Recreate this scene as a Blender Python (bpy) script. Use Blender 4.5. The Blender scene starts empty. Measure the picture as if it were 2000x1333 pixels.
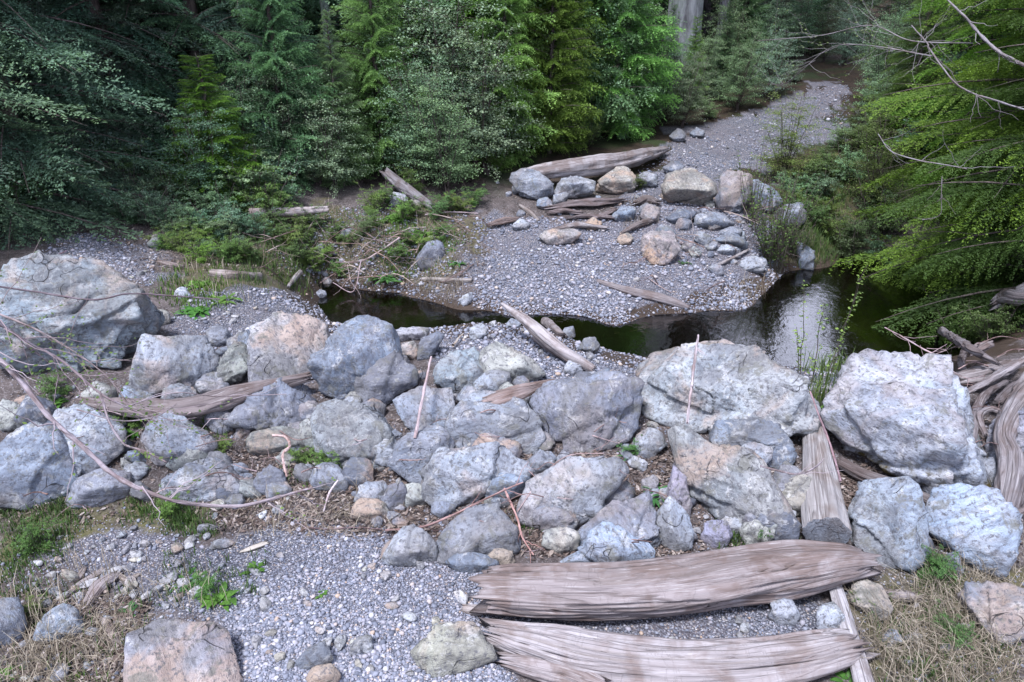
import bpy, bmesh, math, random
import numpy as np
from mathutils import Vector
S = bpy.context.scene
C = S.collection
# ---------------------------------------------------------------- camera, sky, sun, exposure
CAM = np.array([0.0, 0.0, 2.5]); PITCH = math.radians(25.0); FPX = 1445.0
cd = bpy.data.cameras.new('camera'); cam = bpy.data.objects.new('camera', cd); C.objects.link(cam)
cam.location = CAM; cam.rotation_euler = (math.pi/2-PITCH, 0, 0)
cd.sensor_width = 36; cd.lens = 36*FPX/2000; cd.clip_end = 2000; cd.clip_start = 0.05
S.camera = cam
SUN_EL, SUN_AZ = math.radians(64), math.radians(-146)      # azimuth clockwise from +Y
w = bpy.data.worlds.new('World'); S.world = w; w.use_nodes = True
nt = w.node_tree; bg = nt.nodes['Background']
sky = nt.nodes.new('ShaderNodeTexSky'); sky.sky_type = 'NISHITA'; sky.sun_disc = False
sky.sun_elevation = SUN_EL; sky.sun_rotation = SUN_AZ; sky.air_density = 1.0; sky.dust_density = 2.0; sky.ozone_density = 1.0
tcw = nt.nodes.new('ShaderNodeTexCoord'); cn = nt.nodes.new('ShaderNodeTexNoise'); cn.inputs['Scale'].default_value = 1.9; cn.inputs['Detail'].default_value = 6; cn.inputs['Roughness'].default_value = .55
nt.links.new(tcw.outputs['Generated'], cn.inputs['Vector']); cr_ = nt.nodes.new('ShaderNodeValToRGB'); cr_.color_ramp.elements[0].position = .475; cr_.color_ramp.elements[1].position = .56
nt.links.new(cn.outputs['Fac'], cr_.inputs['Fac']); cm = nt.nodes.new('ShaderNodeMix'); cm.data_type = 'RGBA'; nt.links.new(cr_.outputs[0], cm.inputs[0]); nt.links.new(sky.outputs[0], cm.inputs[6]); cm.inputs[7].default_value = (16.5, 17.4, 22.5, 1)
nt.links.new(cm.outputs[2], bg.inputs[0]); bg.inputs[1].default_value = 0.075
ld = bpy.data.lights.new('sun', 'SUN'); ld.energy = 3.0; ld.angle = math.radians(10); ld.color = (0.96, 0.95, 1.0)
sun = bpy.data.objects.new('sun', ld); C.objects.link(sun)
sd = Vector((math.sin(SUN_AZ)*math.cos(SUN_EL), math.cos(SUN_AZ)*math.cos(SUN_EL), math.sin(SUN_EL)))
sun.rotation_euler = sd.to_track_quat('Z', 'Y').to_euler(); sun.location = sd*50
S.view_settings.view_transform = 'Standard'; S.view_settings.look = 'None'
S.view_settings.exposure = 1.14; S.view_settings.gamma = 1.0
S.render.engine = 'CYCLES'
S.cycles.max_bounces = 5; S.cycles.diffuse_bounces = 3; S.cycles.glossy_bounces = 3
S.cycles.transmission_bounces = 4; S.cycles.transparent_max_bounces = 8
S.cycles.sample_clamp_indirect = 6.0

# ---------------------------------------------------------------- projection helpers (photo pixels 2000x1333 <-> world)
FW = np.array([0, math.cos(PITCH), -math.sin(PITCH)]); UP = np.array([0, math.sin(PITCH), math.cos(PITCH)]); RT = np.array([1.0, 0, 0])
def ray(px, py):
    px = np.asarray(px, float); py = np.asarray(py, float)
    d = FW + ((px-1000)/FPX)[..., None]*RT - ((py-666.5)/FPX)[..., None]*UP
    return d            # depth along the view axis = 1
def project(P):
    d = P-CAM; z = d@FW; z = np.where(z < 0.05, 0.05, z)
    return 1000+FPX*(d@RT)/z, 666.5-FPX*(d@UP)/z, d@FW
def at_z(px, py, z):
    d = ray(px, py); return CAM+d*((z-CAM[2])/d[..., 2])[..., None]
# ---------------------------------------------------------------- noise
def _h(i, j, k, seed):
    n = (i.astype(np.int64)*374761393+j.astype(np.int64)*668265263+k.astype(np.int64)*2147483647+seed*974634777) & 0xffffffff
    n = ((n ^ (n >> 13))*1274126177) & 0xffffffff
    n = n ^ (n >> 16)
    return (n & 0xffff)/65535.0*2-1
def noise(P, scale=1.0, seed=0):
    Q = P*scale+seed*13.7; I = np.floor(Q); F = Q-I; I = I.astype(np.int64); F = F*F*(3-2*F)
    r = 0
    for a in (0, 1):
        wa = F[:, 0] if a else 1-F[:, 0]
        for b in (0, 1):
            wb = F[:, 1] if b else 1-F[:, 1]
            for c in (0, 1):
                wc = F[:, 2] if c else 1-F[:, 2]
                r = r+wa*wb*wc*_h(I[:, 0]+a, I[:, 1]+b, I[:, 2]+c, seed)
    return r
def fbm(P, scale=1.0, seed=0, octs=4, gain=.5):
    r = 0; a = 1.0
    for o in range(octs):
        r = r+a*noise(P, scale*2**o, seed+o*7); a *= gain
    return r
# ---------------------------------------------------------------- terrain heights
WATER = -0.45
ctl = []
def c(px, py, z, zz=None):
    p = at_z(px, py, z); ctl.append((p[0], p[1], z if zz is None else zz))
for q in [(-300,1333,0),(0,1333,0),(500,1333,0),(1000,1333,0),(1500,1333,0),(2000,1333,0),(2300,1333,0),(0,1150,.03),(500,1100,0),(900,1130,0),(1400,1180,0),(1900,1150,0),(2200,1100,.05),
          (0,1000,.08),(200,1000,.05),(500,1000,.02),(700,1010,.03),(-300,900,.3),
          (100,880,.15),(350,900,.12),(600,900,.13),(850,960,.08),(1100,960,.1),(1400,1000,.08),(1700,1000,.08),(1950,1000,.12),
          (100,780,.28),(350,790,.26),(600,790,.25),(850,820,.23),(1100,840,.23),(1400,860,.22),(1700,860,.22),(1950,860,.25),(2200,850,.3),
          (100,650,.35),(350,640,.33),(600,650,.32),(750,690,.28),(950,690,.28),(1150,720,.26),(1400,730,.24),(1600,740,.2),(1800,740,.22),(2000,720,.3),(2200,720,.35),
          (500,580,.28),(620,630,.15),(900,640,.2),(1050,645,.18),(560,575,.1),(470,530,.16),
          (640,618,-.45),(700,668,-.45),(900,650,-.45),(1050,665,-.45),(1200,710,-.45),(1350,720,-.45),(1500,725,-.45),(1700,718,-.45),(1850,700,-.45),
          (640,552,-.45),(720,568,-.45),(800,580,-.45),(900,603,-.45),(1000,615,-.45),(1200,635,-.45),(1340,612,-.45),(1450,605,-.45),(1500,570,-.45),(1545,530,-.45),(1650,505,-.45),(1780,510,-.45),
          (1960,620,-.35),(2000,660,-.1),(1930,560,-.4),
          (650,512,-.27),(800,530,-.30),(720,470,.02),(560,500,.0),(550,430,.14),(700,415,.12),(850,420,.08),(900,500,-.12),(950,500,-.17),(1100,520,-.2),(1250,520,-.2),(1100,440,.02),(1000,420,.05),
          (1300,470,-.05),(1450,480,-.12),(1490,500,-.25),(1350,400,.12),(1100,380,.15),(1250,370,.18),(1450,420,.08),(1550,440,-.05),(1600,480,-.25),
          (1300,300,.38),(1450,270,.45),(1500,230,.6),(1600,200,.75),(1620,172,.95),(1560,300,.35),(1660,180,.9),
          (200,470,.38),(60,470,.4),(100,560,.38),(330,500,.28),(400,490,.22),(-200,500,.5),(-200,650,.5)]:
    c(*q)
for q in [(680,585),(750,612),(820,612),(900,626),(1100,662),(1300,665),(1500,655),(1650,620),(1750,590),(1780,650),(1600,570),(1680,545)]:
    c(q[0], q[1], WATER, -.78)
ctl += [(-12,9,.5),(-8,12,.7),(-4,11,.45),(-2,12,.5),(0,12,.45),(1.2,13,.5),(2.2,15.5,.9),(8,17,1.3),(9,12,.7),(7,8.6,.1),(8.5,5,.5),(-10,4,.4),(0,-5,0),(8,-3,0.1),(-8,-3,0.1),
        (6.6,15.5,1.0),(7.5,19,1.0),(9,23,.8),(12,30,.5),(5,21,1.8),(-20,20,3.5),(-8,18,2.2),(0,21,2.8),(20,20,3.5),(0,40,10),(-30,40,12),(30,42,7),(25,0,1.5),(-25,0,1.5),(0,-25,0),
        (-60,60,22),(0,80,24),(60,70,12),(80,0,4),(-80,0,5),(0,-90,0),(-200,250,40),(0,300,45),(220,250,24),(-300,-100,3),(300,-100,3),(0,-300,0)]  # hillside behind the forest is added, so gaps between the trees stay dark
ctl = np.array(ctl)
def _solve():
    n = len(ctl); D = np.sqrt(((ctl[:, None, :2]-ctl[None, :, :2])**2).sum(-1)+.01)
    A = np.zeros((n+1, n+1)); A[:n, :n] = -D-np.eye(n)*.03; A[:n, n] = 1; A[n, :n] = 1
    return np.linalg.solve(A, np.append(ctl[:, 2], 0))
_w = _solve()
def Hraw(x, y):
    x = x.ravel(); y = y.ravel(); r = np.empty(len(x))
    for i in range(0, len(x), 20000):
        D = np.sqrt((x[i:i+20000, None]-ctl[None, :, 0])**2+(y[i:i+20000, None]-ctl[None, :, 1])**2+.01)
        r[i:i+20000] = -D@_w[:-1]+_w[-1]
    return r
gx = np.concatenate([-np.geomspace(320, 5.6, 40), np.linspace(-5.5, 7.0, 290), np.geomspace(7.1, 320, 40)])
gy = np.concatenate([-np.geomspace(320, .6, 25), np.linspace(-.5, .9, 12), np.linspace(1.0, 11.0, 270), np.linspace(11.1, 20, 60), np.geomspace(20.4, 330, 30)])
GX, GY = np.meshgrid(gx, gy, indexing='ij')
GP = np.stack([GX.ravel(), GY.ravel(), 0*GX.ravel()], 1)
GZ = Hraw(GX, GY)
near = np.exp(-((GP[:, 0])**2+(GP[:, 1]-5)**2)/220)
GZ = GZ+near*(fbm(GP, 2.2, 3, 3)*.022+fbm(GP, 9, 5, 2)*.009)+(1-near)*fbm(GP, .5, 8, 3)*.12
GZ = GZ.reshape(GX.shape)
def H(x, y):
    x = np.asarray(x, float); y = np.asarray(y, float)
    i = np.clip(np.searchsorted(gx, x)-1, 0, len(gx)-2); j = np.clip(np.searchsorted(gy, y)-1, 0, len(gy)-2)
    u = np.clip((x-gx[i])/(gx[i+1]-gx[i]), 0, 1); v = np.clip((y-gy[j])/(gy[j+1]-gy[j]), 0, 1)
    return GZ[i, j]*(1-u)*(1-v)+GZ[i+1, j]*u*(1-v)+GZ[i, j+1]*(1-u)*v+GZ[i+1, j+1]*u*v
_T = np.geomspace(1.2, 40, 420)
def hit(px, py, r=0.0, lift=0.0, sink=.85):
    """point on the ray where a body of pixel radius r rests on the ground (+lift)"""
    px = np.atleast_1d(np.asarray(px, float)); py = np.atleast_1d(np.asarray(py, float)); r = np.broadcast_to(np.asarray(r, float), px.shape)
    d = ray(px, py); t = np.full(len(px), _T[-1]); done = np.zeros(len(px), bool); prev = None; pt = None
    for T in _T:
        P = CAM+d*T
        g = P[:, 2]-H(P[:, 0], P[:, 1])-lift-sink*r*T/FPX
        if prev is not None:
            new = (~done) & (g < 0)
            f = prev/(prev-g+1e-9)
            t[new] = (pt+(T-pt)*f)[new]; done |= new
            if done.all(): break
        prev = g; pt = T
    return CAM+d*t[:, None]
def inpoly(x, y, poly):
    r = np.zeros(x.shape, bool); n = len(poly); j = n-1
    for i in range(n):
        xi, yi = poly[i]; xj, yj = poly[j]
        r ^= ((yi > y) != (yj > y)) & (x < (xj-xi)*(y-yi)/(yj-yi+1e-12)+xi); j = i
    return r
# ---------------------------------------------------------------- mesh helpers
def mk(name, V, F, mat=None, label=None, cat=None, group=None, kind=None, parent=None, origin=None, smooth=False, color=None, attrs=None, sub=None):
    """V (n,3) world verts, F (m,k) faces (k=3 or 4) or list of such arrays"""
    V = np.asarray(V, np.float64)
    Fs = F if isinstance(F, list) else [F]
    o0 = np.array(origin) if origin is not None else np.zeros(3)
    me = bpy.data.meshes.new(name)
    me.vertices.add(len(V)); me.vertices.foreach_set('co', (V-o0).astype(np.float32).ravel())
    loops = np.concatenate([f.ravel() for f in Fs]); tot = np.concatenate([np.full(len(f), f.shape[1]) for f in Fs])
    me.loops.add(len(loops)); me.loops.foreach_set('vertex_index', loops.astype(np.int32))
    me.polygons.add(len(tot)); me.polygons.foreach_set('loop_start', np.concatenate([[0], np.cumsum(tot)[:-1]]).astype(np.int32))
    me.polygons.foreach_set('loop_total', tot.astype(np.int32))
    if smooth: me.polygons.foreach_set('use_smooth', np.ones(len(tot), bool))
    if attrs:
        for k, a in attrs.items():
            a = np.asarray(a, np.float32)
            if a.ndim == 1: at = me.attributes.new(k, 'FLOAT', 'POINT'); at.data.foreach_set('value', a)
            elif a.shape[1] == 3: at = me.attributes.new(k, 'FLOAT_VECTOR', 'POINT'); at.data.foreach_set('vector', a.ravel())
            else: at = me.attributes.new(k, 'FLOAT_COLOR', 'POINT'); at.data.foreach_set('color', a.ravel())
    me.update(calc_edges=True)
    if mat: me.materials.append(mat)
    o = bpy.data.objects.new(name, me); C.objects.link(o)
    if parent is not None:
        o.parent = parent; o.location = Vector(o0)-parent.location if origin is not None else (0, 0, 0)
    else: o.location = o0
    tagit(o, label, cat, group, kind)
    if color is not None: o.color = color
    return o
def tagit(o, label=None, cat=None, group=None, kind=None):
    if label: o['label'] = label
    if cat: o['category'] = cat
    if group: o['group'] = group
    if kind: o['kind'] = kind
def empty(name, loc, label, cat, group=None):
    o = bpy.data.objects.new(name, None); C.objects.link(o); o.location = loc; o.empty_display_size = .1
    tagit(o, label, cat, group); return o
def ico(n):
    bm = bmesh.new(); bmesh.ops.create_icosphere(bm, subdivisions=n, radius=1)
    V = np.array([v.co[:] for v in bm.verts]); F = np.array([[v.index for v in f.verts] for f in bm.faces]); bm.free(); return V, F
ICO = {n: ico(n) for n in (1, 2, 4, 5, 6)}
# ---------------------------------------------------------------- node material helper
class NT:
    def __init__(s, name):
        s.m = bpy.data.materials.new(name); s.m.use_nodes = True; s.t = s.m.node_tree; s.n = s.t.nodes; s.l = s.t.links
        s.b = s.n['Principled BSDF']; s.out = s.n['Material Output']
    def node(s, typ, ins=None, **kw):
        n = s.n.new(typ)
        for k, v in kw.items(): setattr(n, k, v)
        for k, v in (ins or {}).items(): s.put(n.inputs[k], v)
        return n
    def put(s, sock, v):
        if isinstance(v, bpy.types.NodeSocket): s.l.new(v, sock)
        else: sock.default_value = v
    def noise(s, vec, scale, detail=4, rough=.55, dist=0.0):
        return s.node('ShaderNodeTexNoise', {'Vector': vec, 'Scale': scale, 'Detail': detail, 'Roughness': rough, 'Distortion': dist}).outputs['Fac']
    def ramp(s, fac, stops):
        n = s.node('ShaderNodeValToRGB', {'Fac': fac}); e = n.color_ramp.elements
        while len(e) < len(stops): e.new(.5)
        for k, (p, col) in enumerate(stops):
            e[k].position = p; e[k].color = (col if isinstance(col, tuple) else (col, col, col))+(1,)
        return n.outputs[0]
    def mix(s, f, a, b, mode='MIX'):
        n = s.node('ShaderNodeMix', data_type='RGBA', blend_type=mode)
        s.put(n.inputs[0], f)
        for i, v in ((6, a), (7, b)):
            if isinstance(v, tuple) and len(v) == 3: v = v+(1,)
            s.put(n.inputs[i], v)
        return n.outputs[2]
    def math(s, op, a, b=0.0, clamp=False):
        n = s.node('ShaderNodeMath', operation=op, use_clamp=clamp); s.put(n.inputs[0], a); s.put(n.inputs[1], b); return n.outputs[0]
    def bump(s, h, strength, dist, normal=None):
        n = s.node('ShaderNodeBump', {'Height': h, 'Strength': strength, 'Distance': dist})
        if normal is not None: s.l.new(normal, n.inputs['Normal'])
        return n.outputs[0]
    def base(s, col, rough=.8, normal=None, spec=.3):
        s.put(s.b.inputs['Base Color'], col); s.put(s.b.inputs['Roughness'], rough); s.put(s.b.inputs['Specular IOR Level'], spec)
        if normal is not None: s.l.new(normal, s.b.inputs['Normal'])
        return s.m
def mat_rock(name='rock', moss=False):
    t = NT(name); tc = t.node('ShaderNodeTexCoord').outputs['Object']; oi = t.node('ShaderNodeObjectInfo')
    off = t.node('ShaderNodeVectorMath', {0: tc}, operation='ADD')
    rv = t.math('MULTIPLY', oi.outputs['Random'], 37.0)
    cx = t.node('ShaderNodeCombineXYZ', {'X': rv, 'Y': rv, 'Z': rv}).outputs[0]; t.l.new(cx, off.inputs[1]); v = off.outputs[0]
    tint = oi.outputs['Color']
    vr = t.node('ShaderNodeVectorRotate', {'Vector': v, 'Angle': t.math('MULTIPLY', rv, 3.1), 'Axis': (.5, .6, .62)}, rotation_type='AXIS_ANGLE').outputs[0]
    vs = t.node('ShaderNodeVectorMath', {0: vr, 1: (.35, 1.0, 2.2)}, operation='MULTIPLY').outputs[0]
    n1 = t.noise(v, 3.2, 6, .62, .6); ns = t.noise(vs, 14, 6, .7, .4); nq = t.noise(vs, 4, 5, .65, .6)
    n2 = t.noise(v, 11, 6, .68, .3); n3 = t.noise(v, 45, 4, .7); n4 = t.noise(v, 170, 2, .6)
    col = t.mix(t.ramp(n1, [(.33, 0.0), (.66, 1.0)]), t.mix(1.0, tint, (.52, .52, .56), 'MULTIPLY'), t.mix(1.0, tint, (1.30, 1.28, 1.26), 'MULTIPLY'))
    # cool / violet mineral drift
    col = t.mix(t.ramp(t.noise(v, 2.1, 3, .5, 1.2), [(.48, 0.0), (.62, .55)]), col, t.mix(1.0, col, (.86, .98, 1.08), 'MULTIPLY'))
    # pale calcite patches and veins
    col = t.mix(t.ramp(n2, [(.57, 0.0), (.62, .6)]), col, (.50, .505, .52))
    col = t.mix(t.ramp(ns, [(.36, .8), (.5, 0.0)]), col, t.mix(1.0, tint, (.34, .34, .37), 'MULTIPLY'))
    col = t.mix(t.ramp(nq, [(.56, 0.0), (.68, .75)]), col, t.mix(1.0, tint, (1.45, 1.44, 1.42), 'MULTIPLY'))
    col = t.mix(t.ramp(t.noise(v, 1.7, 4, .6, .8), [(.38, .6), (.5, 0.0)]), col, (.12, .115, .11))
    vein = t.ramp(t.noise(v, 2.6, 5, .6, 1.5), [(.488, 0.0), (.5, .22), (.512, 0.0)])
    col = t.mix(vein, col, (.62, .62, .62))
    # rust
    rm = t.math('MULTIPLY', t.ramp(t.noise(v, 2.4, 5, .6, .8), [(.50, 0.0), (.60, 1.0)]), t.math('MULTIPLY', oi.outputs['Alpha'], 1.2))
    col = t.mix(rm, col, t.mix(n2, (.27, .155, .105), (.50, .38, .28)))
    # dark mineral flecks, lichen
    col = t.mix(t.ramp(n3, [(.36, .9), (.48, 0.0)]), col, (.075, .075, .085))
    col = t.mix(t.ramp(t.noise(v, 22, 5, .75, .3), [(.56, 0.0), (.62, .55)]), col, (.13, .125, .10))
    col = t.mix(t.ramp(t.noise(v, 6.5, 5, .75, .4), [(.57, 0.0), (.63, .7)]), col, (.12, .12, .10))
    col = t.mix(t.math('MULTIPLY', n4, .35), col, (.16, .16, .18))
    # cracks
    vo = t.node('ShaderNodeTexVoronoi', {'Vector': t.node('ShaderNodeVectorMath', {0: v, 1: t.node('ShaderNodeTexNoise', {'Vector': v, 'Scale': 3.0}).outputs['Color']}, operation='ADD').outputs[0], 'Scale': 2.6}, feature='DISTANCE_TO_EDGE').outputs['Distance']
    ck = t.math('MULTIPLY', t.ramp(vo, [(0.0, 1.0), (.012, 0.0)]), t.ramp(n1, [(.36, 1.0), (.46, 0.0)]))
    col = t.mix(t.math('MULTIPLY', ck, .8), col, (.05, .048, .05))
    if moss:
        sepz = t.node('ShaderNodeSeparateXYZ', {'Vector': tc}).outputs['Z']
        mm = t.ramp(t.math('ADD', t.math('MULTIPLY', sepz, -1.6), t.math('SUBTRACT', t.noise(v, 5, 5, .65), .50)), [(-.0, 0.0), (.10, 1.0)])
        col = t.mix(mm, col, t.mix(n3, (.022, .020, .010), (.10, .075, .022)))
    h = t.math('ADD', t.math('ADD', t.math('MULTIPLY', n2, .45), t.math('MULTIPLY', ns, .5)), t.math('ADD', t.math('MULTIPLY', n3, .30), t.math('MULTIPLY', n4, .12)))
    h = t.math('SUBTRACT', h, t.math('MULTIPLY', ck, .5))
    return t.base(col, .86, t.bump(h, 1.0, .03), .25)
def mat_wood(name='driftwood'):
    t = NT(name); g = t.node('ShaderNodeAttribute', attribute_name='grain').outputs['Vector']; oi = t.node('ShaderNodeObjectInfo')
    rv = t.math('MULTIPLY', oi.outputs['Random'], 19.0)
    add = t.node('ShaderNodeVectorMath', {0: g, 1: t.node('ShaderNodeCombineXYZ', {'X': rv, 'Y': rv}).outputs[0]}, operation='ADD').outputs[0]
    v = t.node('ShaderNodeVectorMath', {0: add, 1: (1.0, .055, 1.0)}, operation='MULTIPLY').outputs[0]
    n1 = t.noise(v, 7, 6, .6, 0.0); n2 = t.noise(v, 55, 5, .65, 0.0); n3 = t.noise(v, 160, 3, .6); p = t.noise(add, 5, 5, .6, .5)
    tint = oi.outputs['Color']
    col = t.mix(t.ramp(n1, [(.3, 0.0), (.7, 1.0)]), t.mix(1.0, tint, (.60, .56, .55), 'MULTIPLY'), t.mix(1.0, tint, (1.3, 1.3, 1.34), 'MULTIPLY'))
    col = t.mix(t.ramp(p, [(.46, 0.0), (.60, .85)]), col, t.mix(1.0, tint, (.58, .49, .45), 'MULTIPLY'))
    col = t.mix(t.ramp(n2, [(.28, .7), (.40, 0.0)]), col, (.06, .045, .04))
    col = t.mix(t.ramp(n3, [(.55, 0.0), (.75, .4)]), col, (.50, .49, .51))
    l1 = t.ramp(t.noise(v, 9, 4, .5, .1), [(.485, 0.0), (.497, .8), (.503, .8), (.515, 0.0)]); l2 = t.ramp(t.noise(v, 30, 3, .5, .1), [(.46, 0.0), (.5, .8), (.54, 0.0)])
    vx = t.node('ShaderNodeVectorMath', {0: add, 1: (.3, 1.0, .3)}, operation='MULTIPLY').outputs[0]
    l3 = t.math('MULTIPLY', t.ramp(t.noise(vx, 9, 3, .6, .6), [(.485, 0.0), (.5, 1.0), (.515, 0.0)]), t.ramp(p, [(.46, 1.0), (.56, 0.0)]))
    ln = t.math('MAXIMUM', l1, t.math('MAXIMUM', t.math('MULTIPLY', l2, .45), t.math('MULTIPLY', l3, .22))); col = t.mix(t.math('MULTIPLY', ln, .62), col, (.06, .045, .042))
    h = t.math('SUBTRACT', t.math('ADD', t.math('MULTIPLY', n1, .3), t.math('ADD', t.math('MULTIPLY', n2, .5), t.math('MULTIPLY', n3, .25))), t.math('MULTIPLY', ln, .6))
    return t.base(col, .88, t.bump(h, .8, .012), .15)
def mat_leaf(name='leaf'):
    t = NT(name); a = t.node('ShaderNodeAttribute', attribute_name='tone').outputs['Fac']; oi = t.node('ShaderNodeObjectInfo')
    tint = oi.outputs['Color']
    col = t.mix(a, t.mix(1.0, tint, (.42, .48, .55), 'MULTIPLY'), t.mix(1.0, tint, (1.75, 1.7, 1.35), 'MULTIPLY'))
    t.base(col, .6, None, .3)
    tr = t.node('ShaderNodeBsdfTranslucent', {'Color': t.mix(1.0, col, (1.0, 1.05, .78), 'MULTIPLY')})
    mx = t.node('ShaderNodeMixShader', {0: .38}); t.l.new(t.b.outputs[0], mx.inputs[1]); t.l.new(tr.outputs[0], mx.inputs[2]); t.l.new(mx.outputs[0], t.out.inputs[0])
    return t.m
def mat_bark(name='bark'):
    t = NT(name); tc = t.node('ShaderNodeTexCoord').outputs['Object']; oi = t.node('ShaderNodeObjectInfo')
    v = t.node('ShaderNodeVectorMath', {0: tc, 1: (1.0, 1.0, .22)}, operation='MULTIPLY').outputs[0]
    n1 = t.noise(v, 16, 6, .65, .4); n2 = t.noise(tc, 2.5, 4, .6)
    col = t.mix(t.ramp(n1, [(.35, 0.0), (.62, 1.0)]), t.mix(1.0, oi.outputs['Color'], (.35, .33, .34), 'MULTIPLY'), t.mix(1.0, oi.outputs['Color'], (1.25, 1.25, 1.25), 'MULTIPLY'))
    col = t.mix(t.ramp(n2, [(.5, 0.0), (.66, .5)]), col, t.mix(1.0, oi.outputs['Color'], (.8, 1.1, .75), 'MULTIPLY'))
    return t.base(col, .9, t.bump(n1, .9, .03), .15)
ROCK = mat_rock(); MOSSROCK = mat_rock('mossy_rock', True); WOOD = mat_wood(); LEAF = mat_leaf(); BARK = mat_bark()
def mat_tone(name, stops, rough=.9):
    t = NT(name); a = t.node('ShaderNodeAttribute', attribute_name='tone').outputs['Fac']
    tc = t.node('ShaderNodeTexCoord').outputs['Object']
    col = t.ramp(a, stops); n = t.noise(tc, 90, 3, .6)
    col = t.mix(t.ramp(n, [(.35, .35), (.6, 0.0)]), col, t.mix(1.0, col, (.45, .45, .48), 'MULTIPLY'))
    return t.base(col, rough, None, .2)
GRAVEL = mat_tone('gravel_stone', [(0.0, (.07, .078, .10)), (.22, (.145, .158, .20)), (.5, (.235, .25, .305)), (.68, (.31, .30, .34)), (.8, (.42, .43, .48)), (.9, (.36, .27, .21)), (1.0, (.62, .62, .62))])
LITTER = mat_tone('litter', [(0.0, (.035, .027, .025)), (.35, (.09, .065, .055)), (.65, (.16, .125, .11)), (.88, (.25, .21, .185)), (1.0, (.38, .34, .33))])
STRAW = mat_tone('straw', [(0.0, (.08, .065, .045)), (.5, (.19, .16, .12)), (1.0, (.34, .30, .24))])
# ---------------------------------------------------------------- ground sheet
ZG = [[(560,1010),(740,1050),(850,1100),(940,1110),(960,1210),(1010,1345),(480,1345),(450,1230),(300,1190),(180,1130),(80,1060),(240,1040),(430,1075)],
      [(940,1180),(1640,1180),(1640,1260),(1300,1300),(1000,1300)],
      [(330,640),(380,585),(470,565),(560,575),(650,600),(700,640),(760,670),(560,760),(400,700)],
      [(820,650),(880,620),(960,618),(1100,640),(1230,690),(1640,720),(1700,760),(1150,800),(860,720)],
      [(60,520),(90,470),(200,455),(310,485),(310,560),(240,560)],
      [(925,430),(1100,425),(1300,440),(1490,560),(1420,610),(1340,615),(1200,640),(1010,620),(925,600)],
      [(1250,345),(1290,262),(1500,215),(1590,165),(1660,165),(1650,260),(1520,310),(1440,345),(1500,400),(1520,560),(1300,480),(1200,400)]]
ZM = [[(620,520),(820,560),(930,600),(1200,625),(1340,590),(1500,560),(1560,500),(1800,490),(2000,640),(2000,720),(1700,735),(1250,715),(1000,660),(640,660),(560,600)]]
ZV = [[(0,985),(250,965),(430,1010),(430,1050),(120,1060),(0,1200)],[(1660,1180),(1800,1090),(2000,1130),(2000,1345),(1700,1345)],[(480,420),(900,400),(920,500),(820,560),(600,560),(420,600),(320,580),(330,520)],
      [(1500,330),(1650,280),(1680,520),(1520,540),(1440,420)]]
def zones():
    P = GP.copy(); P[:, 2] = GZ.ravel(); x, y, d = project(P)
    jx = fbm(P, 2, 21, 4)*48+fbm(P, 25, 22, 2)*14; jy = fbm(P, 2, 31, 4)*20
    ok = d > .5; Z = np.zeros((len(P), 4)); Z[:, 3] = 1
    for k, zs in enumerate((ZG, ZM, ZV)):
        for pl in zs: Z[:, k] = np.maximum(Z[:, k], (inpoly(x+jx, y+jy, pl) & ok))
    under = P[:, 2] < WATER+.06
    Z[:, 1] = np.maximum(Z[:, 1], under & (P[:, 1] > 4) & (P[:, 1] < 11))
    return Z
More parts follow.
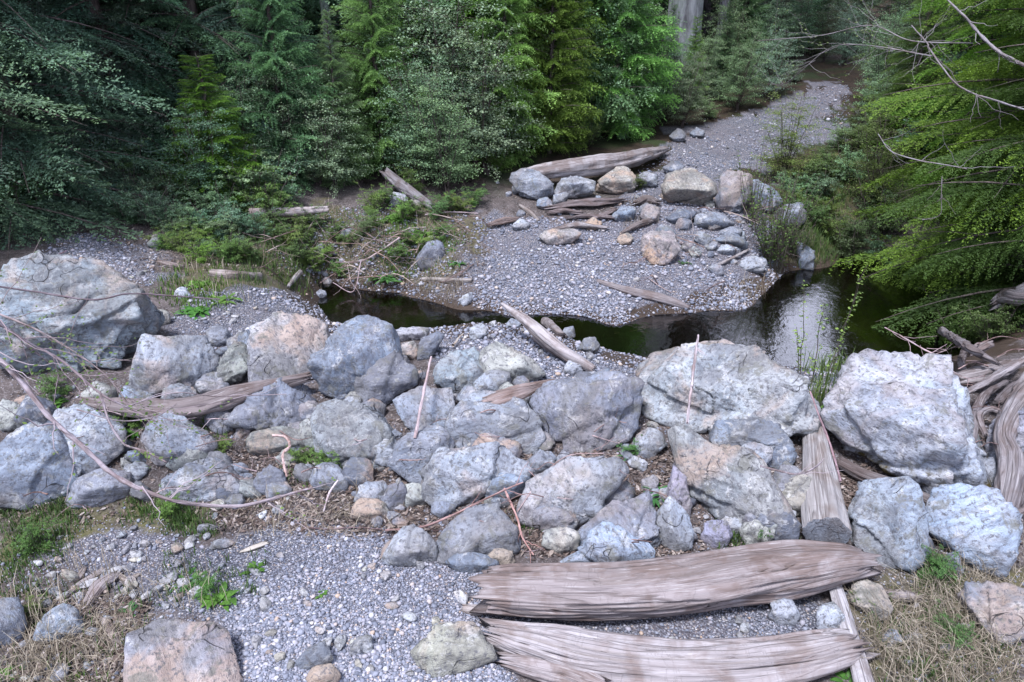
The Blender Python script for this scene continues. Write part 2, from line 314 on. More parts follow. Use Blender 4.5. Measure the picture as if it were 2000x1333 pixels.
def mat_ground():
    t = NT('ground_mix'); tc = t.node('ShaderNodeTexCoord').outputs['Object']; z = t.node('ShaderNodeAttribute', attribute_name='zone').outputs['Color']
    s = t.node('ShaderNodeSeparateColor', {'Color': z}); G, M, V = s.outputs[0], s.outputs[1], s.outputs[2]
    nb = t.noise(tc, 1.2, 5, .6, .5); nm = t.noise(tc, 8, 6, .7); nf = t.noise(tc, 60, 4, .7)
    soil = t.mix(t.ramp(nm, [(.3, 0.0), (.7, 1.0)]), (.030, .025, .024), (.12, .10, .098))
    soil = t.mix(t.ramp(nf, [(.5, 0.0), (.7, .7)]), soil, (.28, .26, .27))
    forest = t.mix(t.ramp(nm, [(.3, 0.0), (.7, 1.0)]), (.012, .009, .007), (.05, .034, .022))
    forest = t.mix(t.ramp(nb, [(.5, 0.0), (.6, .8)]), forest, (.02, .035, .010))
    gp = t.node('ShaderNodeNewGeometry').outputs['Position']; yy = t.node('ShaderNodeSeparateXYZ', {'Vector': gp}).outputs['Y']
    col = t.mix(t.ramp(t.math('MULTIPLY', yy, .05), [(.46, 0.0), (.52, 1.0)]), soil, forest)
    green = t.mix(nf, (.03, .05, .012), (.16, .13, .06))
    col = t.mix(t.math('MULTIPLY', V, t.ramp(nm, [(.4, .2), (.6, .85)])), col, green)
    vo = t.node('ShaderNodeTexVoronoi', {'Vector': tc, 'Scale': 95.0}); vo2 = t.node('ShaderNodeTexVoronoi', {'Vector': tc, 'Scale': 24.0})
    cs = t.node('ShaderNodeSeparateColor', {'Color': vo.outputs['Color']}).outputs[0]
    gcol = t.ramp(cs, [(0.0, (.08, .087, .11)), (.35, (.16, .172, .215)), (.7, (.24, .25, .295)), (.85, (.40, .41, .45)), (.95, (.33, .26, .22)), (1.0, (.55, .55, .56))])
    gcol = t.mix(t.ramp(vo.outputs['Distance'], [(.35, 0.0), (.62, .85)]), gcol, (.055, .055, .07))
    gcol = t.mix(t.ramp(nb, [(.35, .35), (.6, 0.0)]), gcol, (.17, .14, .15))
    col = t.mix(G, col, gcol)
    mud = t.mix(nm, (.025, .017, .012), (.085, .062, .05))
    col = t.mix(M, col, mud)
    rough = t.math('SUBTRACT', .95, t.math('MULTIPLY', M, .35))
    hh = t.math('ADD', t.math('MULTIPLY', t.math('SUBTRACT', 1.0, vo.outputs['Distance']), G), t.math('ADD', nf, t.math('MULTIPLY', nm, .8)))
    return t.base(col, rough, t.bump(hh, .8, .02), .25)
def build_ground():
    nx, ny = GX.shape; idx = np.arange(nx*ny).reshape(nx, ny)
    F = np.stack([idx[:-1, :-1], idx[1:, :-1], idx[1:, 1:], idx[:-1, 1:]], -1).reshape(-1, 4)
    P = GP.copy(); P[:, 2] = GZ.ravel()
    mk('ground', P, F, mat_ground(), kind='structure', smooth=True, attrs={'zone': zones()}, label='uneven gravel and soil ground falling to a creek and rising into forest')
build_ground()
def build_water():
    t = NT('creek_water'); tc = t.node('ShaderNodeTexCoord').outputs['Object']
    n = t.noise(tc, 7, 3, .5, .6); n2 = t.noise(tc, 30, 2, .5); nb = t.bump(t.math('ADD', n, t.math('MULTIPLY', n2, .3)), .07, .05)
    gl = t.node('ShaderNodeBsdfGlossy', {'Color': (1, 1, 1, 1), 'Roughness': .01}); t.l.new(nb, gl.inputs['Normal'])
    tr = t.node('ShaderNodeBsdfTransparent', {'Color': (.20, .18, .13, 1)})
    fr = t.node('ShaderNodeFresnel', {'IOR': 1.8}); t.l.new(nb, fr.inputs['Normal'])
    mx = t.node('ShaderNodeMixShader'); t.l.new(fr.outputs[0], mx.inputs[0]); t.l.new(tr.outputs[0], mx.inputs[1]); t.l.new(gl.outputs[0], mx.inputs[2]); t.l.new(mx.outputs[0], t.out.inputs[0])
    xs = np.linspace(-3.2, 6.5, 98); ys = np.linspace(5.0, 10.4, 56); X, Y = np.meshgrid(xs, ys, indexing='ij')
    P = np.stack([X.ravel(), Y.ravel(), np.full(X.size, WATER)], 1); idx = np.arange(X.size).reshape(X.shape)
    F = np.stack([idx[:-1, :-1], idx[1:, :-1], idx[1:, 1:], idx[:-1, 1:]], -1).reshape(-1, 4)
    h = H(P[:, 0], P[:, 1]); keep = (h[F] < WATER+.03).any(1); F = F[keep]
    mk('creek_water', P, F, t.m, kind='structure', smooth=True, label='still dark creek water reflecting the forest')
build_water()
# ---------------------------------------------------------------- boulders
T = dict(grey=(.33,.335,.36), blue=(.27,.30,.345), pale=(.44,.445,.46), cream=(.47,.45,.38), rust=(.47,.39,.34), violet=(.285,.285,.315),
         olive=(.28,.275,.225), tan=(.47,.40,.31), green=(.37,.41,.415), dark=(.15,.16,.19), white=(.55,.55,.565), yellow=(.50,.46,.34))
def rock(label, out, tint='grey', rust=.38, ridge=None, push=.32, thick=.75, lean=42, lift=0.0, seed=None, sub=None, cat='boulder', mat=None, group=None, chips=6, name=None, rough=1.0, under=.07):
    seed = int(sum(p[0]*7+p[1]*13 for p in out)) % 9973
    rg = np.random.RandomState(seed)
    out = np.array(out, float); full = out
    def dp(a):                                             # drop nearly collinear outline points: broken stone has few, straight edges
        keep = list(range(len(a))); tol = .055*np.ptp(a, axis=0).min()
        while len(keep) > 6:
            e = []
            for i in range(len(keep)):
                p0, p1, p2 = a[keep[i-1]], a[keep[i]], a[keep[(i+1) % len(keep)]]; d = p2-p0; e.append(abs(d[0]*(p1-p0)[1]-d[1]*(p1-p0)[0])/(np.linalg.norm(d)+1e-6))
            k = int(np.argmin(e))
            if e[k] > tol: break
            keep.pop(k)
        return a[keep]
    if len(out) > 6: out = dp(out)
    bx = out[out[:, 1] >= out[:, 1].max()-.25*np.ptp(out[:, 1]), 0].mean(); by = out[:, 1].max()
    B = hit(bx, by-2, 0, lift)[0]
    hd = np.array([-B[0], -B[1], 0]); hd /= np.linalg.norm(hd); a = math.radians(lean)
    n = math.cos(a)*hd+math.sin(a)*np.array([0, 0, 1.0])
    def onplane(p):
        d = ray(p[:, 0], p[:, 1]); t = ((B-CAM)@n)/(d@n); return CAM+d*t[:, None]
    P = onplane(out); _low = out[:, 1] > out[:, 1].max()-.22*np.ptp(out[:, 1])
    c0 = P.mean(0); sz = math.sqrt(np.prod(np.sort(np.ptp(P-c0, axis=0))[-2:]))
    wpx = np.ptp(out[:, 0]); hpx = np.ptp(out[:, 1]); cx, cy = out.mean(0)
    if ridge is None:
        f = rg.uniform(-.1, .2); ridge = [(cx-.27*wpx, cy+hpx*(f+rg.uniform(-.1, .1))), (cx+rg.uniform(-.1, .1)*wpx, cy+hpx*(f+.02)), (cx+.27*wpx, cy+hpx*(f+rg.uniform(-.1, .1)))]
    R = onplane(np.array(ridge, float)); v = CAM-R; v /= np.linalg.norm(v, axis=1)[:, None]
    R = R+v*((push+under)*sz*rg.uniform(.85, 1.15, (len(R), 1)))
    vv = CAM-P; P = P+np.where(_low[:, None], 0, 1)*vv/np.linalg.norm(vv, axis=1)[:, None]*under*sz
    K = c0+(P-c0)*.72-n*sz*thick*rg.uniform(.8, 1.1, (len(P), 1))
    allp = np.concatenate([P, R, K])
    bm = bmesh.new(); [bm.verts.new(p) for p in allp]; bmesh.ops.convex_hull(bm, input=bm.verts); bmesh.ops.recalc_face_normals(bm, faces=bm.faces)
    cen = allp.mean(0); N = []; D = []
    for f in bm.faces:
        nn = np.array(f.normal[:]); q = np.array(f.verts[0].co[:]); dd = (q-cen)@nn
        if np.linalg.norm(nn) < .5: continue
        if dd < 0: nn = -nn; dd = -dd
        N.append(nn); D.append(max(dd, .02*sz))
    bm.free()
    for _ in range(chips):
        m = rg.normal(size=3); m[2] = abs(m[2])*.7; m /= np.linalg.norm(m); N.append(m); D.append(((allp-cen)@m).max()*rg.uniform(.72, .90))
    for _ in range(5 if rough > .7 else 16):
        m = rg.normal(size=3); m /= np.linalg.norm(m); N.append(m); D.append(((allp-cen)@m).max()*rg.uniform(.94, .99))
    N = np.array(N); D = np.array(D); pxs = sz/np.linalg.norm(cen-CAM)*740
    sub = sub or (6 if pxs > 90 else 5 if pxs > 28 else 4)
    ext = np.ptp(allp-cen, axis=0)/2; V0, F0 = ICO[sub]; dirs = V0*ext; L = np.linalg.norm(dirs, axis=1); dirs = dirs/L[:, None]
    q = np.maximum(dirs@N.T/D, 1e-6); qm = q.max(1); r = 1/(qm*((q/qm[:, None])**240).sum(1)**(1/240))
    Q = dirs*r[:, None]; us = Q/sz
    off = rg.uniform(-50, 50, 3)
    df = 0
    for _n in range(6):                                   # broken-off slabs: sharp ledges with a ragged edge
        m = rg.normal(size=3); m /= np.linalg.norm(m); wv = us@m+.018*fbm(us+off, 4, 60+_n, 4, .6); cq = np.quantile(wv, rg.uniform(.62, .93))
        df = df-rg.uniform(.02, .07)/(1+np.exp(-np.clip((wv-cq)/.004, -30, 30)))
    k2 = 70; s2 = rg.normal(size=(k2, 3)); s2 /= np.linalg.norm(s2, axis=1)[:, None]; s2 *= .5
    un = us/np.linalg.norm(us, axis=1)[:, None]*.5+np.stack([fbm(us+off, 9, s, 2)*.008 for s in (1, 2, 3)], 1)
    d2 = ((un[:, None, :]-s2[None])**2).sum(-1).argmin(1); t2 = rg.normal(size=(k2, 3))*.12
    df = df+.35*((un-s2[d2])*t2[d2]).sum(1)+rg.uniform(-.004, .004, k2)[d2]
    bd = rg.normal(size=3); bd /= np.linalg.norm(bd); sx = (us@bd)*11+fbm(us+off, 2, 9, 3)*.5
    df = df+.006*(sx % 1)*(noise(us+off, 2.2, 4) > -.1)
    df = df+.003*fbm(us+off, 3.2, 11, 3)+.007*fbm(us+off, 13, 17, 4, .65)
    cr = np.abs(fbm(us+off, 1.9, 41, 2)); df = df-.03*np.exp(-(cr/.022)**2)
    Q = Q+dirs*(df*sz*rough)[:, None]
    # keep the photographed width and height after the corners are knocked off
    for _ in range(2):
        a, b, _z = project(Q+cen); s_ = .5*((wpx/np.ptp(a))+(hpx/np.ptp(b)))*1.12; Q = Q*np.clip(s_, .8, 1.35)
        a, b, _z = project(Q+cen); dd_ = _z.mean()/FPX; cen = cen+RT*((out[:, 0].max()+out[:, 0].min()-a.max()-a.min())*.5*dd_)-UP*((out[:, 1].max()+out[:, 1].min()-b.max()-b.min())*.5*dd_)
    W = Q+cen
    col = np.array(T[tint] if isinstance(tint, str) else tint)*np.array([.66, .72, .80])
    col = tuple(np.clip(np.array(col)*rg.uniform(.92, 1.08), 0, 1))+(rust,)
    o = mk(name or ('boulder' if cat == 'boulder' else 'rock'), W, F0, mat or ROCK, label, cat, group, origin=cen, smooth=True, color=col)
    return o
rock('huge pale blue-green boulder with rust tinge, far left, under the bare branches', [(38,531),(75,522),(135,516),(169,527),(210,542),(262,557),(311,576),(319,590),(300,650),(285,700),(258,750),(200,757),(120,745),(0,700),(-40,620),(0,545)], 'green', .35, [(10,640),(110,680),(210,662),(285,605)], .2, .6, 48, 0, rough=1.9)
rock('pale rounded boulder with a sunlit tan top between huge pale boulder and mossy shard', [(262,700),(280,675),(318,658),(360,660),(400,668),(425,700),(415,725),(385,765),(340,778),(290,775),(260,745)], 'pale', .35, [(275,725),(330,712),(385,708),(410,714)], .15)
rock('tan-green jagged shard wedged left of the rusty boulder', [(410,745),(430,710),(455,685),(470,672),(480,690),(492,700),(488,722),(470,740),(440,752),(420,762)], 'olive', .3, cat='rock', rough=1.5)
rock('small blue-grey stone standing against the rusty boulder', [(465,665),(475,648),(487,653),(498,690),(490,708),(470,700)], 'blue', 0, cat='rock')
rock('rust-orange and white boulder on the berm crest', [(487,640),(505,628),(545,618),(590,618),(625,632),(645,660),(625,690),(605,715),(600,745),(560,745),(490,748),(485,700),(490,665)], (.48,.45,.44), .5, [(500,665),(560,660),(615,670)], .16)
rock('large blue-grey boulder with a dark olive underside beside the rusty boulder', [(600,700),(640,670),(690,645),(740,635),(775,655),(785,680),(755,700),(725,740),(700,785),(660,792),(625,778),(605,748)], 'blue', .1, [(602,716),(650,732),(700,728),(750,690)], .22, lean=50, under=.14)
rock('dark speckled violet-grey boulder behind the leaning stick', [(705,718),(735,690),(770,685),(800,700),(815,735),(812,755),(775,778),(740,797),(695,797),(700,760)], 'violet', .1)
rock('wide violet boulder with blue-green cap beneath the long brown root log', [(435,830),(460,795),(500,768),(560,750),(600,752),(625,772),(632,795),(618,832),(600,848),(560,855),(510,855),(470,852)], 'violet', .1, [(455,820),(520,800),(590,795)], .12)
rock('low yellow-grey slab under the wide violet boulder, curled root on it', [(485,868),(500,848),(560,836),(605,842),(607,868),(580,888),(530,890),(495,884)], 'olive', .35)
rock('pale lumpy boulder with green weeds at its foot, below the brown root log', [(285,865),(300,830),(325,805),(360,808),(400,835),(418,865),(410,890),(370,897),(320,908),(290,892)], 'pale', .2)
rock('split grey slab with one bright flat face, crossed by the thick bare branch', [(110,815),(150,795),(185,815),(240,855),(232,882),(190,925),(165,937),(130,927),(115,880)], 'pale', .1, [(135,900),(155,860),(200,835)], .14)
rock('dark streaked blue-grey boulder at the left edge above the green grass', [(-50,930),(0,888),(40,850),(80,835),(120,860),(142,905),(148,935),(135,967),(85,992),(30,990),(-20,985)], 'blue', .1, [(0,930),(60,910),(120,925)], .14)
rock('flat violet-grey stone above the grass, under the split grey slab', [(130,972),(150,942),(200,920),(255,932),(270,955),(245,972),(180,988),(140,988)], 'violet', .1)
rock('pale triangular boulder touching the thick curved branch', [(318,942),(370,905),(400,902),(445,905),(480,935),(500,965),(482,988),(420,992),(340,988),(320,968)], 'pale', .2, [(350,950),(400,940),(450,950)], .18)
rock('small grey wedge stone behind the pale triangular boulder', [(400,905),(412,885),(440,888),(455,912),(430,925)], 'grey', .1, cat='rock')
rock('two-tone boulder, yellow left face and smooth blue right face', [(612,822),(625,797),(650,790),(690,800),(755,808),(768,842),(762,890),(745,925),(715,932),(670,927),(640,908),(618,872)], (.40,.41,.40), .45, [(640,850),(668,840),(700,860)], .16)
rock('smooth egg-shaped pale blue boulder at the foot of the leaning stick', [(765,892),(778,860),(820,836),(850,840),(882,870),(867,892),(845,925),(830,954),(795,932),(765,907)], 'grey', .05, chips=3, rough=.6)
rock('grey flat-faced slab behind the leaning stick', [(775,790),(815,760),(850,755),(880,757),(886,800),(880,850),(850,845),(805,845)], 'grey', .1, push=.06)
rock('pale-topped dark-sided boulder with a flat bright slab face, mid berm', [(862,880),(880,875),(940,872),(1000,870),(1015,890),(1035,905),(1030,925),(1005,925),(975,942),(940,962),(920,987),(895,992),(855,982),(832,962),(832,920),(865,912)], 'pale', .3, [(838,918),(868,905),(905,940),(950,928),(1010,897)], .2)
rock('small violet stone left of the pale-topped dark-sided boulder', [(740,982),(755,952),(785,944),(795,967),(787,987),(760,997)], 'violet', .1, cat='rock')
rock('blue-green fractured boulder left of the cream boulder', [(848,748),(855,700),(880,685),(925,683),(940,700),(945,745),(920,768),(880,768)], 'green', .1, rough=1.5)
rock('rounded cream boulder with a green tinge under the near gravel bank', [(938,702),(958,676),(990,673),(1018,690),(1062,732),(1035,748),(985,756),(942,750)], 'cream', .15)
rock('brown-violet and green-grey boulder under the broken red wood piece', [(880,838),(888,792),(905,775),(960,768),(1010,783),(1045,808),(1054,850),(1042,882),(1000,887),(940,872),(890,852)], (.33,.34,.36), .2, [(900,820),(960,820),(1020,830)], .16)
rock('big dark violet-grey pitted boulder in the middle of the berm', [(1045,792),(1060,760),(1100,735),(1150,728),(1195,733),(1232,758),(1248,790),(1243,830),(1218,862),(1170,882),(1110,882),(1075,860),(1055,827)], 'violet', .1, [(1080,790),(1150,775),(1215,790)], .14, rough=1.3)
rock('very large cream and rust boulder with a long dark crack, centre right', [(1262,730),(1290,700),(1340,685),(1425,672),(1480,690),(1520,705),(1555,740),(1588,780),(1592,822),(1572,850),(1520,850),(1450,852),(1400,848),(1340,850),(1290,828),(1265,792)], (.46,.45,.43), .40, [(1275,775),(1340,765),(1430,765),(1500,775),(1565,805)], .14, .6)
rock('very large pale boulder with a mossy dark overhanging underside, right', [(1605,805),(1640,750),(1690,710),(1740,700),(1800,715),(1870,722),(1893,760),(1918,830),(1948,900),(1952,940),(1900,965),(1830,958),(1760,922),(1690,892),(1640,872),(1615,842)], (.44,.445,.47), .22, [(1625,825),(1665,862),(1740,870),(1830,875),(1880,870)], .2, .6, 55, mat=MOSSROCK, under=.22)
rock('blue-grey angular boulder beneath the cream and rust boulder', [(1388,848),(1420,828),(1480,825),(1530,840),(1548,870),(1552,892),(1530,927),(1480,930),(1430,895),(1395,868)], 'blue', .15, [(1430,865),(1480,862),(1510,880)], .2)
rock('long tilted boulder, mottled brown face and bright white ridge', [(1322,852),(1340,836),(1400,860),(1440,888),(1480,905),(1502,940),(1522,985),(1537,1007),(1500,1018),(1450,1036),(1400,1018),(1360,982),(1345,932),(1325,882)], (.38,.36,.33), .45, [(1360,880),(1430,930),(1480,990)], .24, rough=1.3)
rock('small white egg-shaped boulder standing left of the long tilted boulder', [(1278,1002),(1295,978),(1315,978),(1342,1005),(1354,1042),(1347,1064),(1318,1073),(1293,1052)], 'white', 0, rough=.6, chips=3)
rock('pale blocky boulder with a sloping litter-strewn top, lower middle berm', [(1020,987),(1050,950),(1090,925),(1130,905),(1170,896),(1207,910),(1214,937),(1185,978),(1160,1008),(1130,1028),(1080,1035),(1030,1018)], 'pale', .2, [(1030,990),(1080,978),(1140,985),(1195,930)], .2)
rock('violet-grey speckled boulder between the blocky boulder and the egg-shaped one', [(1130,1047),(1180,982),(1220,965),(1262,965),(1282,1000),(1278,1047),(1252,1072),(1200,1082),(1150,1062)], 'violet', .15, rough=1.2)
rock('low blue-white stone against the upper side of the long flattened log', [(1092,1098),(1140,1060),(1190,1025),(1222,1045),(1262,1060),(1278,1087),(1240,1104),(1130,1108)], (.42,.45,.50), .1)
rock('angular grey boulder with a dark facet, nearest the long log\'s left end', [(848,1065),(880,1020),(915,993),(965,990),(1002,1030),(1012,1067),(980,1082),(930,1084),(890,1090),(855,1098)], 'grey', .1, [(900,1060),(940,1030),(985,1040)], .2)
rock('whitish rounded boulder at the edge of the foreground gravel', [(750,1092),(775,1050),(800,1028),(830,1040),(850,1070),(848,1097),(800,1106),(765,1104)], 'white', .05)
rock('low flat blue stone in front of the angular grey boulder', [(872,1098),(890,1082),(920,1080),(960,1090),(972,1102),(950,1117),(900,1118)], 'blue', 0, cat='rock', rough=.6)
rock('small tan block beside the low flat blue stone', [(948,1084),(962,1074),(1000,1077),(1007,1096),(985,1106),(955,1102)], 'tan', .3, cat='rock')
rock('small greyish cream stone above the long log, right of the red twigs', [(1063,1062),(1070,1035),(1117,1030),(1130,1050),(1122,1077),(1090,1083)], 'cream', .2, cat='rock')
rock('small tan wedge between the long tilted boulder and the sawn log', [(1518,968),(1555,930),(1582,930),(1578,992),(1552,1008),(1530,992)], 'tan', .2, cat='rock')
rock('broad flat pale-blue slab right of the sawn log end', [(1690,960),(1720,935),(1770,955),(1802,1000),(1798,1060),(1803,1085),(1760,1104),(1720,1114),(1672,1074),(1667,1030),(1682,1010)], (.44,.48,.52), .1, push=.1)
rock('tilted blue-white cube-like boulder with dark seams, lower right', [(1808,1038),(1835,963),(1870,953),(1942,970),(1962,1010),(1988,1050),(1972,1092),(1942,1122),(1900,1108),(1850,1072)], (.40,.45,.52), .1, [(1850,1060),(1890,1000),(1950,1085)], .14, chips=3)
rock('violet-white boulder cut by the right edge, behind the pale knotty root', [(1930,852),(1958,812),(2000,770),(2060,755),(2130,850),(2080,950),(1990,925),(1945,898)], (.46,.44,.50), .1)
rock('flat grey boulder with a brown band in the lower right grass', [(1870,1162),(1900,1145),(1960,1160),(2020,1178),(2060,1240),(1990,1272),(1950,1268),(1910,1233)], 'grey', .4, push=.08, lean=65)
rock('small pale stone between the two big foreground logs', [(1500,1202),(1515,1176),(1540,1172),(1562,1195),(1552,1217),(1520,1221)], 'white', 0, cat='rock')
rock('tan-grey squarish stone right of the plank\'s upper end', [(1653,1168),(1680,1133),(1722,1144),(1742,1190),(1727,1208),(1680,1203)], 'tan', .2, cat='rock')
rock('white pointed stone left of the plank', [(1595,1228),(1600,1185),(1625,1180),(1652,1215),(1625,1243)], 'white', .1, cat='rock')
rock('small blue pebble in dry grass right of the plank', [(1722,1252),(1735,1228),(1755,1235),(1762,1257),(1740,1264)], 'blue', 0, cat='rock', name='cobble')
rock('large tan-grey flat boulder at the bottom edge, left', [(245,1365),(272,1252),(310,1225),(370,1223),(420,1230),(448,1240),(462,1290),(475,1360),(350,1400)], (.42,.38,.38), .45, [(320,1300),(400,1290)], .07, lean=70, rough=.8)
rock('pale blue stone with dry grass around it, lower left', [(68,1247),(85,1205),(120,1183),(155,1200),(162,1232),(140,1254),(90,1256)], (.40,.45,.50), .05, cat='rock')
rock('dark blue-grey stone at the left edge, lower left', [(-40,1250),(-10,1180),(38,1175),(52,1217),(37,1252),(0,1268)], 'blue', .05, cat='rock')
rock('yellow-topped stone at the bottom beside the splintered log', [(805,1278),(825,1240),(860,1225),(935,1222),(957,1252),(967,1287),(920,1303),(870,1318),(820,1313)], 'yellow', .35, [(820,1285),(880,1275),(950,1280)], .12)
rock('pale blue wedge stone on the gravel at the bottom edge', [(580,1292),(605,1262),(635,1255),(650,1287),(620,1308),(595,1303)], 'blue', 0, cat='rock')
rock('white five-sided cobble alone on the foreground gravel', [(684,1260),(700,1243),(727,1243),(727,1272),(705,1284),(688,1277)], 'white', 0, cat='rock', name='cobble')
rock('brownish cobble touching the pale blue wedge stone at the bottom', [(602,1327),(615,1307),(650,1298),(662,1320),(650,1342),(610,1347)], 'tan', .5, cat='rock', name='cobble')
# beyond the creek
rock('grey boulder propping the left end of the far fallen log', [(995,347),(1030,335),(1060,340),(1082,360),(1082,382),(1050,394),(1015,388)], 'grey', .1)
rock('white-cream rock under the far fallen log', [(1078,382),(1090,352),(1125,350),(1165,365),(1162,384),(1120,393),(1085,394)], 'white', .3)
rock('round tan rock right of the white-cream rock by the far log', [(1163,378),(1185,340),(1225,331),(1242,350),(1243,372),(1200,384)], 'tan', .5)
rock('flat tan slab with a dark hollow beneath, beside the gravel road', [(1283,382),(1300,352),(1345,343),(1390,358),(1408,388),(1370,408),(1330,408),(1300,402)], 'tan', .6, [(1290,385),(1340,388),(1400,392)], .28, lean=62, under=.2)
rock('grey-violet boulder with pinkish top behind the willow bush', [(1398,397),(1405,350),(1430,338),(1457,350),(1468,392),(1440,418),(1410,418)], 'violet', .3)
rock('blue-grey boulder half hidden behind the willow bush', [(1453,362),(1480,356),(1515,373),(1528,400),(1502,418),(1460,413)], 'blue', .05)
rock('rounded grey rock right of the willow bush', [(1508,422),(1530,405),(1560,403),(1577,420),(1567,442),(1530,450),(1510,443)], 'grey', .05)
rock('rust-red and white angular rock on the far gravel bank', [(1252,472),(1270,457),(1310,457),(1330,469),(1327,497),(1305,518),(1275,523),(1258,502)], (.55,.44,.40), 1.0, [(1262,480),(1295,478),(1320,480)], .2)
rock('pinkish rock half buried at the top of the far gravel bank', [(1055,467),(1070,450),(1110,449),(1134,465),(1112,480),(1070,482)], 'rust', .6)
rock('dark grey rock among the rotten wood beyond the creek', [(1193,428),(1213,406),(1242,411),(1238,432),(1210,438)], 'blue', .05, cat='rock')
rock('tall blue rock at the far waterline by the willow bush', [(1553,492),(1568,478),(1592,500),(1588,529),(1565,524)], 'blue', 0, cat='rock')
rock('flat white slab on the far bank left of the willow bush', [(1395,492),(1415,482),(1442,487),(1432,502),(1405,502)], 'white', 0, cat='rock')
rock('long blue-grey slab above the flat white slab', [(1383,472),(1420,461),(1467,478),(1462,490),(1420,485)], 'blue', 0, cat='rock')
rock('brown-grey wedge above the rust-red and white rock', [(1318,440),(1330,425),(1352,437),(1350,450),(1325,452)], 'violet', .3, cat='rock')
rock('rounded white stone under the slanting grey snag', [(752,392),(770,380),(795,384),(802,400),(770,405)], 'white', .05, cat='rock')
rock('orange-tinted stone under the slanting grey snag', [(800,408),(806,392),(820,398),(824,412)], 'tan', .8, cat='rock')
rock('white cobble on the grassy bank, smaller of a pair', [(648,460),(655,447),(667,444),(663,458)], 'white', 0, cat='rock', name='cobble')
rock('white cobble on the grassy bank, larger of a pair', [(663,463),(675,446),(689,444),(688,461),(676,467)], 'white', 0, cat='rock', name='cobble')
rock('round white cobble above the creek\'s dark left end', [(617,492),(620,479),(632,476),(637,487),(628,496)], 'white', .1, cat='rock', name='cobble')
rock('sloping violet-brown rock face over the creek\'s left end', [(572,487),(590,480),(612,498),(624,527),(600,524),(580,507)], 'violet', .3)
rock('pointed olive-grey rock at the dark forest edge left', [(288,480),(300,465),(313,458),(320,477),(305,488)], 'olive', .2, cat='rock')
rock('pinkish white rock at the far waterline below the gravel bank', [(893,593),(905,580),(922,574),(926,592),(905,597)], 'white', .2, cat='rock')
rock('violet-grey lump on the grassy bank by the gravel edge', [(813,508),(830,480),(857,474),(868,490),(857,523),(825,528)], 'violet', .1)
for lab, out, tn, ru in [
    ('flat angular grey slab above the long blue-grey slab, far bank', [(1350,432),(1385,420),(1425,428),(1440,442),(1400,450),(1360,446)], 'grey', .2),
    ('dark angular rock under the hollow of the flat tan slab', [(1300,428),(1330,412),(1362,420),(1350,440),(1318,442)], 'dark', .1),
    ('blue-white angular block just above the round tan rock', [(1245,352),(1262,338),(1284,345),(1280,368),(1252,370)], 'pale', .1),
    ('grey angular block at the right end of the far fallen log', [(1292,330),(1312,318),(1338,326),(1332,345),(1302,347)], 'blue', .1),
    ('small tan block left of the rust-red and white rock', [(1205,470),(1220,458),(1238,466),(1230,480),(1212,480)], 'tan', .5),
    ('violet angular block between the dark grey rock and the flat tan slab', [(1248,420),(1268,402),(1290,412),(1282,434),(1258,436)], 'violet', .3),
    ('pale angular slab low on the far bank by the willow bush foot', [(1440,520),(1470,505),(1500,515),(1490,535),(1455,538)], 'pale', .1),
    ('blue wedge rock in the middle of the rocks left of the willow bush', [(1400,458),(1425,445),(1450,455),(1440,468),(1410,470)], 'blue', .1),
    ('rust-stained chunk at the left edge of the far rock jumble', [(1140,440),(1158,428),(1178,438),(1170,452),(1148,452)], 'tan', .7),
    ('whitish chunk at the top of the gravel bank, left of the pinkish rock', [(1000,442),(1016,430),(1036,438),(1030,452),(1008,452)], 'white', .1),
    ('grey block at the left border of the gravel road, halfway up', [(1305,268),(1322,256),(1342,264),(1336,280),(1314,280)], 'grey', .1),
    ('blue-grey block right of the grey block at the road border', [(1345,262),(1360,252),(1378,260),(1370,272),(1352,272)], 'blue', .1)]:
    rock(lab, out, tn, ru, cat='rock')
# near gravel bank and berm fill
NB = 'cobbles on the near gravel bank'
rock('white cobble at the lower tip of the pointed pale log', [(1101,727),(1110,708),(1130,711),(1139,725),(1120,735)], 'white', 0, cat='rock', name='cobble')
rock('blue-grey cobble right of the pointed pale log, by the water', [(1096,657),(1105,642),(1121,640),(1124,656),(1108,663)], 'grey', 0, cat='rock', name='cobble')
rock('flat-topped pale cobble in the middle of the near gravel bank', [(918,660),(920,643),(935,634),(951,641),(949,657),(930,667)], 'pale', 0, cat='rock', name='cobble')
rock('pale cobble touching the upper end of the pointed pale log', [(988,637),(1000,623),(1018,628),(1016,642)], 'pale', 0, cat='rock', name='cobble')
rock('blue angular cobble on the near bank above the cream and rust boulder', [(1128,682),(1140,662),(1160,661),(1171,678),(1150,692)], 'blue', 0, cat='rock', name='cobble')
rock('reddish square stone behind the large blue-grey boulder', [(783,692),(790,675),(810,669),(820,690),(810,704)], 'rust', .7, cat='rock')
rock('flat grey slab stone leaning beside the reddish square stone', [(816,704),(824,662),(855,651),(866,658),(846,694)], 'violet', 0, cat='rock')
rock('long white flat stone behind the large blue-grey boulder', [(760,652),(790,642),(840,645),(832,662),(790,670)], 'white', .1, cat='rock')
rock('white stone in the weeds right of the huge pale boulder', [(340,578),(350,563),(365,562),(374,581),(355,586)], 'white', 0, cat='rock')
rock('small grey-yellow stone at the right corner of the huge pale boulder', [(298,622),(310,605),(330,609),(331,632),(310,638)], 'cream', .2, cat='rock')
rock('white-blue stone between the cream-rust and dark violet boulders', [(1253,878),(1270,855),(1290,849),(1300,871),(1280,888)], 'pale', 0, cat='rock')
rock('white stone among red twigs above the violet-grey speckled boulder', [(1226,902),(1240,892),(1264,905),(1257,920),(1235,917)], 'white', .1, cat='rock')
rock('pale violet stone under the long tilted boulder, left', [(1368,1050),(1380,1025),(1410,1020),(1430,1042),(1415,1066),(1385,1070)], (.46,.42,.50), .1, cat='rock')
